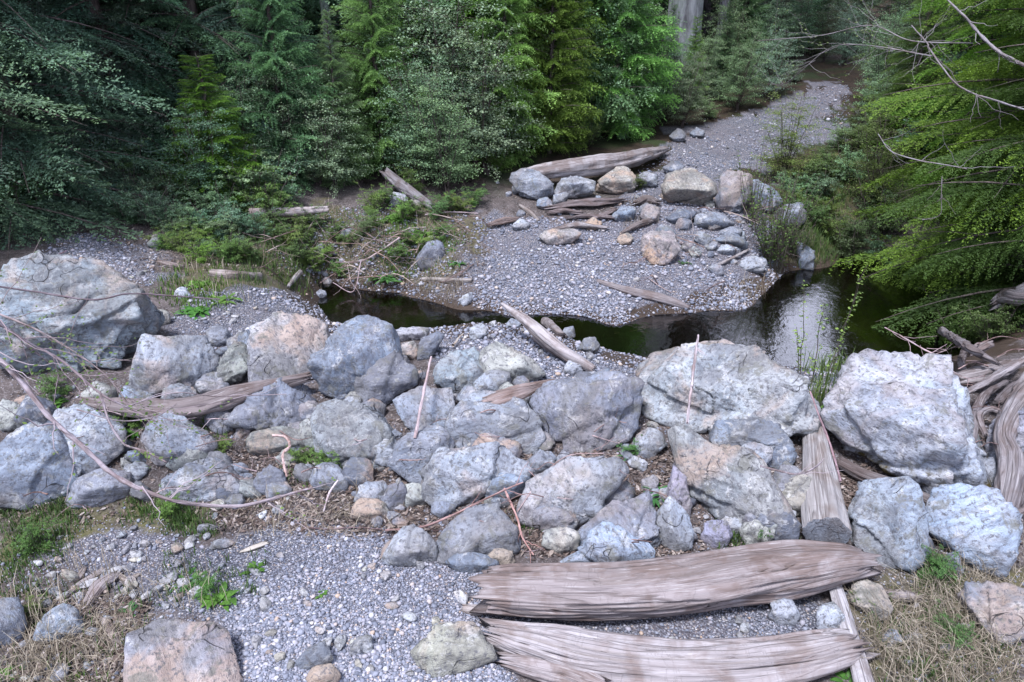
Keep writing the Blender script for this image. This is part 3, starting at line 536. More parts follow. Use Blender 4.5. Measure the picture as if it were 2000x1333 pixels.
rock('pale violet slab right of the green fern plant', [(1305,960),(1318,915),(1338,930),(1350,985),(1345,1010),(1320,1000)], (.42,.38,.45), .1, cat='rock')
rock('dark blue rock in the gap left of the mossy boulder', [(1500,960),(1530,905),(1560,930),(1545,960),(1520,975)], (.42,.41,.46), .0, cat='rock')
rock('small blue-white stone in the gap under the tilted blue-white cube', [(1840,1100),(1858,1078),(1880,1120),(1870,1130)], 'pale', 0, cat='rock')
rock('grey-blue stone right of the pale-topped dark-sided boulder', [(945,965),(960,935),(1005,922),(1035,930),(1020,960),(970,985)], 'blue', .05, cat='rock')
rock('small pale rock pointed left above the pale blocky boulder', [(1078,910),(1100,882),(1112,885),(1105,912)], 'pale', .1, cat='rock')
rock('dark blue stone beneath the wide violet boulder\'s right end', [(605,815),(632,790),(650,800),(640,840),(615,850)], 'dark', 0, cat='rock')
rock('dark blue-grey rock low in the shadow right of the blocky boulder', [(1180,1000),(1205,960),(1240,955),(1235,1000)], 'dark', .05, cat='rock')
# ---------------------------------------------------------------- logs, planks, sticks
def smooth_path(P, n):
    P = np.asarray(P, float); k = len(P)
    if k == 2: t = np.linspace(0, 1, n)[:, None]; return P[0]*(1-t)+P[1]*t
    Q = np.vstack([2*P[0]-P[1], P, 2*P[-1]-P[-2]]); u = np.linspace(0, k-1-1e-6, n); i = u.astype(int); t = (u-i)[:, None]
    a, b, c_, d = Q[i], Q[i+1], Q[i+2], Q[i+3]
    return .5*(2*b+(c_-a)*t+(2*a-5*b+4*c_-d)*t**2+(3*b-a-3*c_+d)*t**3)
def frames(P):
    Tn = np.gradient(P, axis=0); Tn /= np.linalg.norm(Tn, axis=1)[:, None]+1e-9
    up = np.array([0, 0, 1.0]); A = np.cross(Tn, up); l = np.linalg.norm(A, axis=1)[:, None]
    A = np.where(l < .15, np.cross(Tn, [0, 1.0, 0]), A); A /= np.linalg.norm(A, axis=1)[:, None]+1e-9
    return Tn, A, np.cross(A, Tn)
def tube(P, R, n=6, cap=True):
    P = np.asarray(P); R = np.broadcast_to(R, (len(P),)); Tn, A, B = frames(P); th = np.arange(n)*2*math.pi/n
    V = P[:, None]+R[:, None, None]*(A[:, None]*np.cos(th)[None, :, None]+B[:, None]*np.sin(th)[None, :, None])
    i = np.arange(len(P)-1)[:, None]*n; j = np.arange(n); j2 = (j+1) % n
    F = np.stack([i+j, i+j2, i+n+j2, i+n+j], -1).reshape(-1, 4)
    return V.reshape(-1, 3), F
class Acc:
    def __init__(s): s.V = []; s.F = {3: [], 4: []}; s.A = []; s.n = 0
    def add(s, V, F, a=None):
        s.V.append(V); s.F[F.shape[1]].append(F+s.n); s.n += len(V); s.A.append(np.zeros(len(V)) if a is None else np.broadcast_to(a, (len(V),)) if np.ndim(a) == 0 else a)
    def out(s): return np.concatenate(s.V), [np.concatenate(f) for f in s.F.values() if f], np.concatenate(s.A)
def log(label, pts, tint=(.40,.35,.35), lift=0.0, flat=1.0, crack=.16, jag=.5, n=40, name='log', group=None, cat='log', lifts=None, ends=(1, 1), gnarl=.10, seed=None, sawn=None, cutlabel=None):
    """pts (px,py,radius px) along the centre line"""
    pts = np.array(pts, float); seed = int(pts.sum()*3) % 9999; rg = np.random.RandomState(seed)
    lf = lifts if lifts is not None else [lift]*len(pts)
    P = np.array([hit(p[0], p[1], p[2]*flat, l)[0] for p, l in zip(pts, lf)]); dep = (P-CAM)@FW; R = pts[:, 2]*dep/FPX
    Lp = np.linalg.norm(np.diff(P, axis=0), axis=1).sum(); m = int(np.clip(Lp/max(R.max()*.16, .006), 24, 170))
    PR = smooth_path(np.column_stack([P, R]), m); P = PR[:, :3]; R = np.maximum(PR[:, 3], R.min()*.5); Tn, A, B = frames(P)
    s = np.concatenate([[0], np.cumsum(np.linalg.norm(np.diff(P, axis=0), axis=1))]); Rm = R.mean()
    th = np.arange(n)*2*math.pi/n; TH, SS = np.meshgrid(th, s)
    cyl = np.stack([np.cos(TH)*1.0, np.sin(TH)*1.0, SS/Rm*.16], -1).reshape(-1, 3)
    g1 = fbm(cyl*np.array([1, 1, .9]), 1.3, seed % 77, 3).reshape(m, n); g2 = fbm(cyl*np.array([1, 1, .7]), 5, seed % 55, 3).reshape(m, n)
    g3 = np.abs(fbm(cyl*np.array([1, 1, .09]), 3.4, seed % 33+5, 3)).reshape(m, n)
    sec = fbm(np.stack([np.cos(TH)*1.0, np.sin(TH)*1.0, SS/Rm*.03], -1).reshape(-1, 3), 2.0, seed % 21, 2).reshape(m, n)
    rr = R[:, None]*(1+.14*sec+gnarl*1.1*g1+gnarl*.35*g2-crack*np.exp(-(g3/.03)**2))
    st = fbm(cyl*np.array([1, 1, .12]), 7, 9, 3).reshape(m, n); rr = rr*(1+.02*st)
    V = P[:, None]+(A[:, None]*(rr*np.cos(TH))[..., None]+B[:, None]*(rr*np.sin(TH)*flat)[..., None])
    # broken, splintered ends
    jn = fbm(np.stack([np.cos(th), np.sin(th), 0*th], 1), 2.5, seed % 99, 4, .8)
    for e, wgt in ((0, ends[0]), (1, ends[1])):
        if not wgt: continue
        span = 1.6*jag*Rm*wgt+1e-4
        for k in range(m):
            d = s[k] if e == 0 else s[-1]-s[k]
            if d < span: V[k] += (Tn[k] if e == 0 else -Tn[k])*((1-d/span)*jn*Rm*jag*1.1*wgt)[:, None]*(1 if e == 0 else 1)
    V = V.reshape(-1, 3); i = np.arange(m-1)[:, None]*n; j = np.arange(n); j2 = (j+1) % n
    F = np.stack([i+j, i+j2, i+n+j2, i+n+j], -1).reshape(-1, 4)
    gr = np.stack([TH*Rm, SS, 0*SS], -1).reshape(-1, 3)
    gr[:, 2] = np.cos(TH).ravel()*Rm
    capV = []; capF = []; nb = len(V)
    for e, row in ((0, 0), (1, m-1)):
        if sawn == e: continue
        cc = V[row*n:(row+1)*n].mean(0)+(Tn[row]*(1 if e == 0 else -1))*Rm*.3; capV.append(cc); ci = nb+len(capV)-1
        ff = np.stack([np.full(n, ci), row*n+j, row*n+j2], -1) if e == 1 else np.stack([np.full(n, ci), row*n+j2, row*n+j], -1); capF.append(ff)
    Fs = [F]+([np.concatenate(capF)] if capF else [])
    V2 = np.vstack([V]+[np.array(capV)]) if capV else V
    g2_ = np.vstack([gr, np.zeros((len(capV), 3))]) if capV else gr
    o = mk(name, V2, Fs, WOOD, label, cat, group, origin=P.mean(0), smooth=True, color=tuple(np.array(tint)*.60*(.5)+np.mean(tint)*.60*.5)+(1,), attrs={'grain': g2_})
    if sawn is not None:
        row = 0 if sawn == 0 else m-1; ring = V[row*n:(row+1)*n]; cc = ring.mean(0); vs = [ring]; vs += [cc+(ring-cc)*f+Tn[row]*(.004*(1 if sawn else -1)) for f in (.92, .6, .3)]; vs.append(cc[None])
        VV = np.vstack(vs); FF = np.concatenate([np.stack([k*n+j, k*n+j2, (k+1)*n+j2, (k+1)*n+j], -1) for k in range(3)]); FT = np.stack([3*n+j, 3*n+j2, np.full(n, 4*n)], -1)
        gg = (VV-cc)[:, :3]*1.0
        mk('cut_end', VV, [FF, FT], WOOD, cutlabel, None, None, parent=o, origin=P.mean(0), color=(.17,.19,.22,1), attrs={'grain': gg*np.array([1, 8, 1])})
    return o, P, R
LG = (.44,.375,.37)
log('long flattened reddish-grey log lying across the lower right foreground', [(948,1152,46),(1080,1157,54),(1200,1157,55),(1330,1145,57),(1450,1125,55),(1560,1110,50),(1640,1100,38),(1690,1098,24)], (.40,.32,.32), flat=.9, crack=.34, jag=.6, n=110, gnarl=.12, lifts=[0,0,0,.01,.02,.03,.06,.07])
log('splintered pale log at the bottom edge, forked left end, below the long flattened log', [(960,1236,20),(1050,1262,40),(1150,1287,48),(1300,1304,48),(1430,1302,46),(1550,1290,42),(1635,1270,36),(1666,1264,26)], (.50,.44,.46), flat=.9, crack=.40, jag=1.1, n=110, gnarl=.16)
log('stubby split prong of wood at the bottom edge under the splintered pale log', [(982,1290,12),(1040,1300,24),(1110,1316,30),(1180,1345,30)], (.42,.34,.34), crack=.3, jag=1.2, gnarl=.2, name='wood_piece', cat='wood piece')
log('straight pale plank-like pole leaning from the long log to the bottom edge', [(1628,1135,13),(1645,1190,16),(1662,1245,17),(1680,1300,18),(1698,1365,20)], (.50,.47,.50), flat=.45, lift=.04, jag=.4, name='plank', cat='plank', gnarl=.07)
log('sawn grey-white log pointing at the viewer, bark mottled, dark round cut end', [(1590,840,19),(1596,895,25),(1603,950,32),(1609,1000,38),(1614,1040,42)], (.50,.48,.48), flat=.95, lifts=[.05,.05,.04,.03,.03], crack=.10, jag=.2, ends=(1, 0), sawn=1, gnarl=.06, n=48, cutlabel='smooth dark grey sawn end')
log('thin grey log wedged under the mossy boulder', [(1638,902,11),(1690,930,13),(1750,950,14),(1822,982,13)], (.24,.20,.21), lift=.03, jag=.3, crack=.1, name='log')
log('brown rotting root log running left across the upper berm', [(165,785,9),(230,795,14),(310,800,17),(390,792,20),(450,776,19),(520,756,14),(600,738,9)], (.30,.23,.23), lift=.10, crack=.3, gnarl=.25, jag=1.0)
log('pointed pale weathered log slanting over the near gravel bank to the water', [(980,593,3),(1020,622,10),(1060,655,14),(1105,690,14),(1160,722,8)], (.48,.42,.43), lifts=[.22,.16,.10,.05,.02], jag=.4, crack=.2)
log('narrow split strip of wood under the pointed pale log', [(1040,660,4),(1070,682,6),(1105,702,5),(1135,718,3)], (.33,.26,.26), jag=.8, name='wood_piece', cat='wood piece')
log('short jagged wood stub at the water side of the pointed pale log', [(1065,628,9),(1085,645,9),(1102,658,5)], (.40,.34,.35), jag=1.2, name='wood_piece', cat='wood piece')
log('thin grey log lying on the far gravel slope by the water', [(1167,549,4),(1220,566,8),(1280,580,9),(1320,592,8),(1345,601,4)], (.40,.34,.36), jag=.4, crack=.15)
log('broken red-brown wood piece jutting over the berm, pointing right', [(952,786,14),(985,775,16),(1030,762,12),(1075,748,7),(1095,742,2)], (.46,.31,.27), lifts=[.16,.16,.14,.12,.12], jag=1.2, crack=.25, gnarl=.2, name='wood_piece', cat='wood piece')
log('big curved weathered log fallen at the head of the gravel road', [(1003,347,7),(1060,336,14),(1130,328,18),(1200,318,19),(1255,305,15),(1300,292,6)], (.44,.39,.41), lifts=[.05,.12,.12,.10,.08,.05], crack=.2, jag=.8, gnarl=.18)
log('slanting grey snag leaning in the bushes on the far left bank', [(752,336,9),(780,360,12),(815,385,10),(845,405,7)], (.30,.28,.32), lifts=[.2,.1,.05,0], jag=.6)
log('flat pinkish cut log on top of the grassy far bank', [(490,416,10),(560,414,10),(640,410,8)], (.60,.50,.50), lift=.13, flat=.9, jag=.2)
log('pale log half buried among weeds left of the creek', [(410,534,7),(455,538,9),(507,541,8)], (.50,.42,.38), jag=.4)
log('small brown log stub behind the weeds near the gravel mound', [(308,512,4),(335,518,6),(360,522,3)], (.38,.28,.26), jag=.5, name='wood_piece', cat='wood piece')
log('thin straight pale stick log at the edge of the far gravel bank', [(825,546,4),(870,548,5),(922,548,4)], (.50,.45,.42), jag=.2)
log('leaning pale branch stub over the creek\'s left corner', [(563,560,3),(575,545,5),(587,532,5)], (.50,.48,.50), lift=.02, name='wood_piece', cat='wood piece')
for k, (lab, pts) in enumerate([('rotten dark wood slab on the far bank, widest of the heap', [(1075,405,7),(1120,398,11),(1170,395,12),(1215,392,7)]),
        ('rotten dark wood strip along the front of the far heap', [(1110,425,4),(1150,422,7),(1200,425,6)]),
        ('rotten wood strip pointing down to the dark grey rock', [(1130,440,3),(1165,425,6),(1205,408,5)]),
        ('reddish rotten wood end at the left of the far heap', [(1070,415,4),(1100,412,7),(1135,416,5)])]):
    log(lab, pts, (.26,.19,.20), lift=.03, flat=.5, crack=.4, jag=1.6, gnarl=.35, name='rotten_wood', cat='wood piece')
log('pale stick among the twigs left of the rotten wood heap', [(1015,402,3),(1035,415,4),(1052,432,3)], (.45,.40,.38), jag=.3, name='wood_piece', cat='wood piece')
log('pale wood piece pointing left from the grass, right of the plank', [(1728,1158,8),(1765,1165,12),(1800,1168,5)], (.40,.33,.33), jag=1.2, name='wood_piece', cat='wood piece')
log('small pale wood chip on the gravel near the long flattened log\'s left end', [(905,1188,8),(930,1192,12),(948,1195,5)], (.52,.45,.42), flat=.6, name='wood_piece', cat='wood piece')
for lab, pts, tn in [('pale driftwood shard among stones, lower left', [(118,1172,4),(160,1140,7),(205,1113,8)], (.50,.42,.42)),
        ('pink-brown wood block by the pale driftwood shard, lower left', [(170,1180,9),(195,1145,14),(230,1120,8)], (.46,.37,.38)),
        ('thin curved bark strip right of the wood block, lower left', [(222,1112,4),(245,1132,5),(272,1122,4)], (.46,.37,.30)),
        ('brown bark piece above the pale driftwood shard', [(125,1125,5),(150,1130,7),(165,1110,4)], (.36,.26,.22)),
        ('tan flat wood chip in the lower left grass', [(200,1205,6),(213,1225,9),(232,1262,5)], (.48,.38,.32)),
        ('pale yellow wood chip at the top of the foreground gravel', [(470,1078,3),(495,1070,7),(522,1060,5)], (.55,.48,.36)),
        ('tan bark flap beside the whitish rounded boulder', [(745,1092,3),(757,1070,8),(775,1048,3)], (.44,.34,.28)),
        ('dark buried root beneath the smooth stone wall, left of the leaning stick', [(690,798,4),(740,780,7),(790,762,7),(815,748,4)], (.20,.15,.15))]:
    log(lab, pts, tn, flat=.7, jag=.8, gnarl=.2, name='wood_piece', cat='wood piece')
for lab, pts, tn in [('grey broken branch across the front of the far rock jumble', [(1085,448,3),(1130,440,5),(1185,446,3)], (.36,.31,.32)), ('splintered brown plank among the far rocks, pointing up right', [(1215,455,3),(1245,440,6),(1280,428,4)], (.26,.20,.19)),
        ('dark root stub between the flat tan slab and the dark block', [(1240,398,4),(1262,390,7),(1285,396,4)], (.20,.15,.14)), ('bleached stick slanting down the far bank under the slabs', [(1395,520,2),(1430,505,3),(1462,488,2)], (.50,.45,.46)),
        ('reddish wood scrap on the left shoulder of the gravel bank', [(955,440,3),(985,432,6),(1012,428,3)], (.34,.22,.19))]:
    log(lab, pts, tn, lift=.03, jag=1.4, crack=.35, gnarl=.3, name='wood_piece', cat='wood piece')
# driftwood pile at the right edge
DW = 'driftwood heaped at the right edge'
for lab, pts, lf, tn in [
    ('straight grey plank on top of the driftwood heap, slanting down right', [(1838,645,8),(1880,672,9),(1920,695,8),(1950,710,4)], .22, (.36,.31,.34)),
    ('thick pale log in the driftwood heap behind the large mossy boulder', [(1870,742,16),(1915,735,20),(1960,722,17),(1990,705,8)], .06, (.44,.37,.38)),
    ('slender pale log rising right through the driftwood heap', [(1885,768,6),(1920,750,9),(1965,725,10),(2005,705,9),(2060,690,9)], .16, (.50,.44,.48)),
    ('knotty frayed stump end at the right edge above the driftwood heap', [(1943,592,9),(1965,580,18),(1990,578,20),(2030,560,24)], .32, (.40,.36,.39)),
    ('pale knotty root standing right of the mossy boulder', [(1955,1015,12),(1965,960,20),(1972,900,24),(1960,855,20),(1990,800,30),(2050,740,40)], .14, (.46,.41,.45)),
    ('twisted dark root between the mossy boulder and the pale knotty root', [(1900,870,5),(1905,820,9),(1912,790,8),(1930,765,9),(1965,745,7)], .10, (.33,.28,.32)),
    ('forked pale root tip below the slender pale log', [(1925,850,5),(1912,815,8),(1935,800,7),(1965,812,5)], .12, (.44,.38,.42)),
    ('thick dim log low at the right edge behind the violet-white boulder', [(1950,790,10),(1985,760,14),(2030,740,16)], .08, (.30,.25,.28)),
    ('short red-brown chunk at the back of the driftwood heap', [(1895,690,8),(1915,680,12),(1935,672,7)], .12, (.42,.30,.28)),
    ('crooked upright stub at the back of the driftwood heap', [(1890,735,6),(1878,705,8),(1890,670,6)], .06, (.28,.22,.23)),
    ('pale stick crossing low in front of the pale knotty root', [(1965,1015,4),(1985,1003,5),(2020,985,6)], .10, (.46,.38,.40)),
    ('wide grey bark sheet low at the right edge', [(1975,1020,12),(1990,950,18),(2015,880,22)], .05, (.34,.30,.35))]:
    log(lab, [(a, b, c_*.85) for a, b, c_ in pts], tuple(np.array(tn)*.78), lift=lf, crack=.28, jag=1.1, gnarl=.24, name='driftwood', cat='driftwood', group=DW)
# ---- thin sticks and bare branches
def wpath(pts, lift=0.0, depth=None, n=None):
    pts = np.array(pts, float)
    if depth is not None:
        dd = np.interp(np.linspace(0, 1, len(pts)), np.linspace(0, 1, len(depth)), depth) if hasattr(depth, '__len__') else np.full(len(pts), depth)
        P = CAM+ray(pts[:, 0], pts[:, 1])*dd[:, None]
    else:
        lf = lift if hasattr(lift, '__len__') else [lift]*len(pts)
        P = np.array([hit(p[0], p[1], 3, l)[0] for p, l in zip(pts, lf)])
    return smooth_path(P, n or max(8, len(pts)*6))
STK = [0]
def stick(label, pts, r, lift=.01, depth=None, tint=(.40,.36,.38), twigs=0, leaves=0, tl=.25, name='stick', cat='stick', group=None, tr=.3, leafcol=(.10,.15,.05), leafsize=.016):
    STK[0] += 1; rg = np.random.RandomState(500+STK[0]); P = wpath(pts, lift, depth); dep = ((P-CAM)@FW)
    rr = .75*np.interp(np.linspace(0, 1, len(P)), np.linspace(0, 1, len(r) if hasattr(r, '__len__') else 2), r if hasattr(r, '__len__') else [r, r*.6])*dep/FPX
    P = P+np.cumsum(rg.normal(size=P.shape), 0)*rr.mean()*.12
    A = Acc(); V, F = tube(P, rr*(1+.12*rg.normal(size=len(P))), 7); L = Acc(); A.add(V, F); grain = [np.column_stack([V[:, 0]*0+np.tile(np.arange(7)*.01, len(P)), np.repeat(np.arange(len(P))*.05, 7), 0*V[:, 0]])]
    for k in range(twigs):
        i = rg.randint(2, len(P)-1); t = P[min(i+1, len(P)-1)]-P[i-1]; t /= np.linalg.norm(t)
        d = t+rg.normal(size=3)*.75; d /= np.linalg.norm(d); ln = tl*rg.uniform(.4, 1.1); m = 7
        Q = P[i]+d*np.linspace(0, ln, m)[:, None]+np.cumsum(rg.normal(size=(m, 3)), 0)*ln*.03; Q[:, 2] += np.linspace(0, 1, m)**2*ln*.15
        Q[:, 2] = np.maximum(Q[:, 2], H(Q[:, 0], Q[:, 1])+.005)
        V, F = tube(Q, np.linspace(rr[i]*tr+.0008, .0009, m), 4); A.add(V, F); grain.append(np.zeros((len(V), 3)))
        if leaves:
            for _ in range(leaves):
                p = Q[rg.randint(1, m)]+rg.normal(size=3)*.012; L.add(*leafquad(p, rg, leafsize*rg.uniform(.6, 1.4)), rg.uniform(.2, 1))
    V, Fs, _ = A.out(); o = mk(name, V, Fs, WOOD, label, cat, group, origin=P[len(P)//2], smooth=True, color=tuple(tint)+(1,), attrs={'grain': np.vstack(grain)})
    if leaves and L.n:
        V, Fs, a = L.out(); mk('leaves', V, Fs, LEAF, None, parent=o, origin=P[len(P)//2], color=tuple(leafcol)+(1,), attrs={'tone': a})
    return o
def leafquad(p, rg, s):
    a = rg.uniform(0, 6.28); el = rg.uniform(-.5, .5); d = np.array([math.cos(a)*math.cos(el), math.sin(a)*math.cos(el), math.sin(el)]); b = np.cross(d, [0, 0, 1.0]); b /= np.linalg.norm(b)
    b = b*math.cos(.4)+np.cross(b, d)*rg.uniform(-.6, .6)
    return np.array([p, p+d*s*.55+b*s*.38, p+d*s*1.1, p+d*s*.55-b*s*.38]), np.array([[0, 1, 2, 3]])
PK = (.29,.255,.275)
stick('thick bare branch arching from the left edge down to the foreground gravel', [(-60,640),(0,705),(50,760),(110,828),(160,872),(220,930),(300,968),(380,986),(470,988),(560,968),(605,955)], [6.5,7,6.5,6,5,4,3], depth=[2.9,2.95,3.0,3.05,3.15,3.25], tint=PK, twigs=16, leaves=5, tl=.3, name='bare_branch', cat='branch', leafcol=(.085,.13,.04))
stick('straight thin branch crossing the huge pale boulder down to the grey twigs', [(-60,560),(0,632),(60,672),(120,705),(200,770),(260,800),(310,825)], [5,4,3.5,2.5,2], depth=[3.2,3.5,3.7], tint=(.36,.32,.36), twigs=26, leaves=9, tl=.4, name='bare_branch', cat='branch', leafcol=(.075,.12,.04))
stick('pale forked branch in front of the pale triangular boulder', [(195,765),(212,825),(240,868),(280,882),(325,905)], [3.5,3,2], depth=3.35, tint=PK, twigs=6, leaves=8, tl=.3, name='bare_branch', cat='branch', leafcol=(.085,.13,.04))
stick('second leafy branch left of the straight thin branch, over the huge boulder', [(-40,600),(60,640),(130,680),(200,730),(250,790)], [3,2,1.5], depth=[3.5,3.8], tint=(.33,.28,.28), twigs=26, leaves=10, tl=.35, name='bare_branch', cat='branch', leafcol=(.075,.12,.04))
stick('thin dark twig stretched level across the huge pale boulder', [(-20,558),(60,568),(180,586),(250,574),(330,578),(430,586)], [2.4,2.2,1.6], depth=[4.0,4.6], tint=(.16,.13,.15), twigs=3, tl=.2, name='bare_branch', cat='branch')
stick('long pale twig running level below the brown root log', [(245,795),(340,768),(430,775),(560,770)], 1.6, depth=[3.6,3.9], tint=PK, twigs=3, name='bare_branch', cat='branch')
stick('twig bridging the gap above the pale lumpy boulder', [(150,800),(230,822),(300,815),(345,790)], 1.8, depth=3.5, tint=PK, twigs=3, name='bare_branch', cat='branch')
stick('pale leaning stick propped on the smooth egg-shaped boulder', [(842,697),(832,745),(822,800),(812,857)], [3,4,4.5], lift=[.32,.3,.25,.22], tint=(.52,.45,.48))
stick('grey leaning stick with a forked tip against the cream and rust boulder', [(1364,655),(1358,700),(1348,765),(1340,828)], [2.5,4,4,3.5], depth=[4.15,3.65], tint=(.48,.43,.46), twigs=3, tl=.10, tr=.7)
stick('curved whitish root on the low yellow-grey slab', [(533,851),(558,853),(568,870),(555,888),(556,910),(562,932)], [3,4,3.5,3], depth=[3.33,3.25,3.2], tint=(.52,.40,.38), name='root', cat='root')
stick('red-brown root hanging between sawn log and mossy boulder', [(1582,765),(1600,810),(1618,855),(1632,900),(1640,942)], [2.5,3,3], depth=[3.7,3.35], tint=(.34,.24,.27), name='root', cat='root')
stick('forked pale twig laid over the sawn log', [(1485,910),(1530,922),(1560,926),(1588,915),(1605,900)], [2.5,2.5,1.5], depth=3.2, tint=PK, twigs=3, tl=.15)
stick('white stick upright in litter right of the curved branch end', [(632,1000),(642,965),(660,938)], [2,2.5,2.5], lift=[0,.05,.1], tint=(.58,.52,.55))
stick('dark thin root lying across the top of the foreground gravel', [(598,1030),(640,1034),(690,1031),(745,1034)], 2, tint=(.17,.12,.13), name='root', cat='root')
stick('long red-brown twig above the angular grey boulder', [(752,1036),(820,1030),(880,1008),(960,970),(1020,945)], [2.5,3,2], lift=[.02,.04,.12,.2,.2], tint=(.32,.21,.20), twigs=4)
stick('pair of red roots drooping beside the angular grey boulder', [(985,955),(1010,1010),(1022,1050),(1045,1085)], [3,3,2], lift=[.12,.12,.08,.03], tint=(.42,.26,.24), twigs=4, tl=.15, name='root', cat='root')
stick('bare twig arching over the pale blocky boulder', [(1010,1000),(1060,930),(1110,890),(1180,885)], 1.8, lift=[.1,.2,.25,.25], tint=(.38,.30,.30), twigs=4)
stick('slender branch dipping into the creek\'s left end', [(780,465),(735,495),(705,510),(655,512)], [2,1.8,1.2], depth=[8.3,8.0], tint=(.45,.38,.38), twigs=5, tl=.5, name='bare_branch', cat='branch')
stick('bent twig standing in the creek\'s left end', [(705,510),(690,570),(650,553)], 1.4, depth=8.0, tint=(.42,.34,.36), name='bare_branch', cat='branch')
stick('bare branch lying over the water in front of the driftwood heap', [(1728,640),(1770,662),(1810,685),(1852,706)], [1.5,2,2.5], depth=[5.6,5.2], tint=(.42,.34,.36), twigs=7, tl=.3, name='bare_branch', cat='branch')
stick('crossing bare twig over the water in front of the driftwood heap', [(1790,712),(1820,690),(1850,672)], 1.5, depth=5.2, tint=(.42,.34,.36), twigs=2, tl=.2, name='bare_branch', cat='branch')
stick('long thin stick half floating along the far waterline', [(1200,652),(1260,642),(1330,622)], 1.6, lift=.0, tint=(.36,.28,.26))
stick('white stick behind the rust-red and white rock', [(1328,473),(1350,487),(1375,498)], 3, tint=(.55,.50,.52))
stick('thin stick pointing at the far gravel log', [(1268,545),(1290,560),(1312,572)], 1.5, tint=(.45,.38,.38))
stick('short stick on the near bank left of the pointed pale log', [(885,675),(897,662),(905,655)], 3, lift=.02, tint=(.50,.46,.40))
stick('pink-brown stick at the edge of the gravel mound, far left', [(78,522),(105,502),(130,490)], 2.5, tint=(.34,.26,.32))
stick('long thin branch on top of the grassy far bank', [(830,420),(880,415),(935,418)], 2, lift=.03, tint=(.45,.38,.40))
# brown twiggy debris in the gaps
DBR = 'dry twigs caught between the berm boulders'
tw = np.random.RandomState(77)
for k in range(46):
    x, y = (tw.uniform(20, 1250), tw.uniform(800, 1000)) if k < 26 else (tw.uniform(960, 1330), tw.uniform(880, 1080)) if k < 34 else (tw.uniform(1840, 2000), tw.uniform(660, 900))
    a = tw.uniform(-.7, .7)+(3.14 if tw.rand() < .5 else 0); l = tw.uniform(30, 95); cu = tw.uniform(-14, 14)
    side = 'at the driftwood heap' if k >= 34 else ('around the red roots' if k >= 26 else 'among the berm boulders')
    ci = tw.randint(3); stick('thin '+('short ' if l < 60 else 'long ')+('reddish-brown', 'pale grey-brown', 'dark brown')[ci]+' twig '+side, [(x, y), (x+math.cos(a)*l*.5, y+math.sin(a)*l*.25+cu), (x+math.cos(a)*l, y+math.sin(a)*l*.5)], tw.uniform(1.0, 2.2), lift=[tw.uniform(.05, .22), tw.uniform(.08, .25), tw.uniform(.02, .2)],
          tint=tuple(np.array([(.34,.25,.24),(.44,.36,.37),(.24,.17,.16)][ci])), twigs=2, tl=.1, name='twig', cat='twig', group=DBR+' '+side)

for k in range(54):
    x, y = (tw.uniform(490, 930), tw.uniform(400, 545)) if k < 40 else (tw.uniform(1180, 1560), tw.uniform(400, 590)); a = tw.uniform(-.9, .9)+(3.14 if tw.rand() < .5 else 0); l = tw.uniform(25, 90)
    ci = tw.randint(3); stick(('reddish', 'pale', 'dark')[ci]+(' short' if l < 55 else ' long')+(' dry twig in the brush on the far bank' if k < 40 else ' dry twig on the gravel near the willow bush'), [(x, y), (x+math.cos(a)*l*.5, y+math.sin(a)*l*.4-tw.uniform(0, 12)), (x+math.cos(a)*l, y+math.sin(a)*l*.7)], tw.uniform(.9, 1.8), lift=[tw.uniform(.0, .12), tw.uniform(.05, .25), tw.uniform(0, .2)],
          tint=tuple(np.array([(.34,.25,.22),(.42,.36,.33),(.22,.16,.15)][ci])), twigs=3, tl=.3, name='twig', cat='twig', group='dry twigs on the far bank' if k < 40 else 'dry twigs near the willow bush')
# ---------------------------------------------------------------- gravel, litter
rgG = np.random.RandomState(5)
def stones_mesh(P, size, seed, flat=.62, base=1, sink=.25):
    rg = np.random.RandomState(seed); V0, F0 = ICO[1]; n = len(P)
    if base == 0: pass
    sc = rg.uniform(.62, 1.0, (n, 3, 1)); sc[:, 2] *= flat
    D = V0[None]*(1+rg.uniform(-.28, .22, (n, len(V0), 1)))            # n,12/42,3
    D = D*sc.transpose(0, 2, 1)
    a = rg.uniform(0, 6.28, n); b = rg.uniform(-.5, .5, n)
    ca, sa, cb, sb = np.cos(a)[:, None], np.sin(a)[:, None], np.cos(b)[:, None], np.sin(b)[:, None]
    x, y, z = D[..., 0], D[..., 1], D[..., 2]; y, z = y*cb-z*sb, y*sb+z*cb; x, y = x*ca-y*sa, x*sa+y*ca
    V = np.stack([x, y, z], -1)*size[:, None, None]*.5+P[:, None]
    V[..., 2] += (size*flat*(.5-sink))[:, None]
    F = F0[None]+(np.arange(n)*len(V0))[:, None, None]
    tone = np.repeat(np.clip(rg.beta(2.2, 2.4, n), 0, 1), len(V0))
    return V.reshape(-1, 3), F.reshape(-1, 3), tone
ICO[1] = (lambda: (lambda bm: (bmesh.ops.create_icosphere(bm, subdivisions=1, radius=1), (np.array([v.co[:] for v in bm.verts]), np.array([[v.index for v in f.verts] for f in bm.faces])))[1])(bmesh.new()))()
def pick(polys, n, rg, w=None):
    X = []; Y = []
    for pl, k in zip(polys, n):
        p = np.array(pl); m = 0
        while m < k:
            x = rg.uniform(p[:, 0].min(), p[:, 0].max(), k*3); y = rg.uniform(p[:, 1].min(), p[:, 1].max(), k*3)
            c3 = np.stack([x/90, y/50, 0*x], 1); ins = inpoly(x+rg.normal(size=len(x))*12+fbm(c3, 1, 91, 3)*40, y+rg.normal(size=len(x))*7+fbm(c3, 1, 92, 3)*16, pl); x = x[ins][:k-m]; y = y[ins][:k-m]; m += len(x); X.append(x); Y.append(y)
    return hit(np.concatenate(X), np.concatenate(Y))
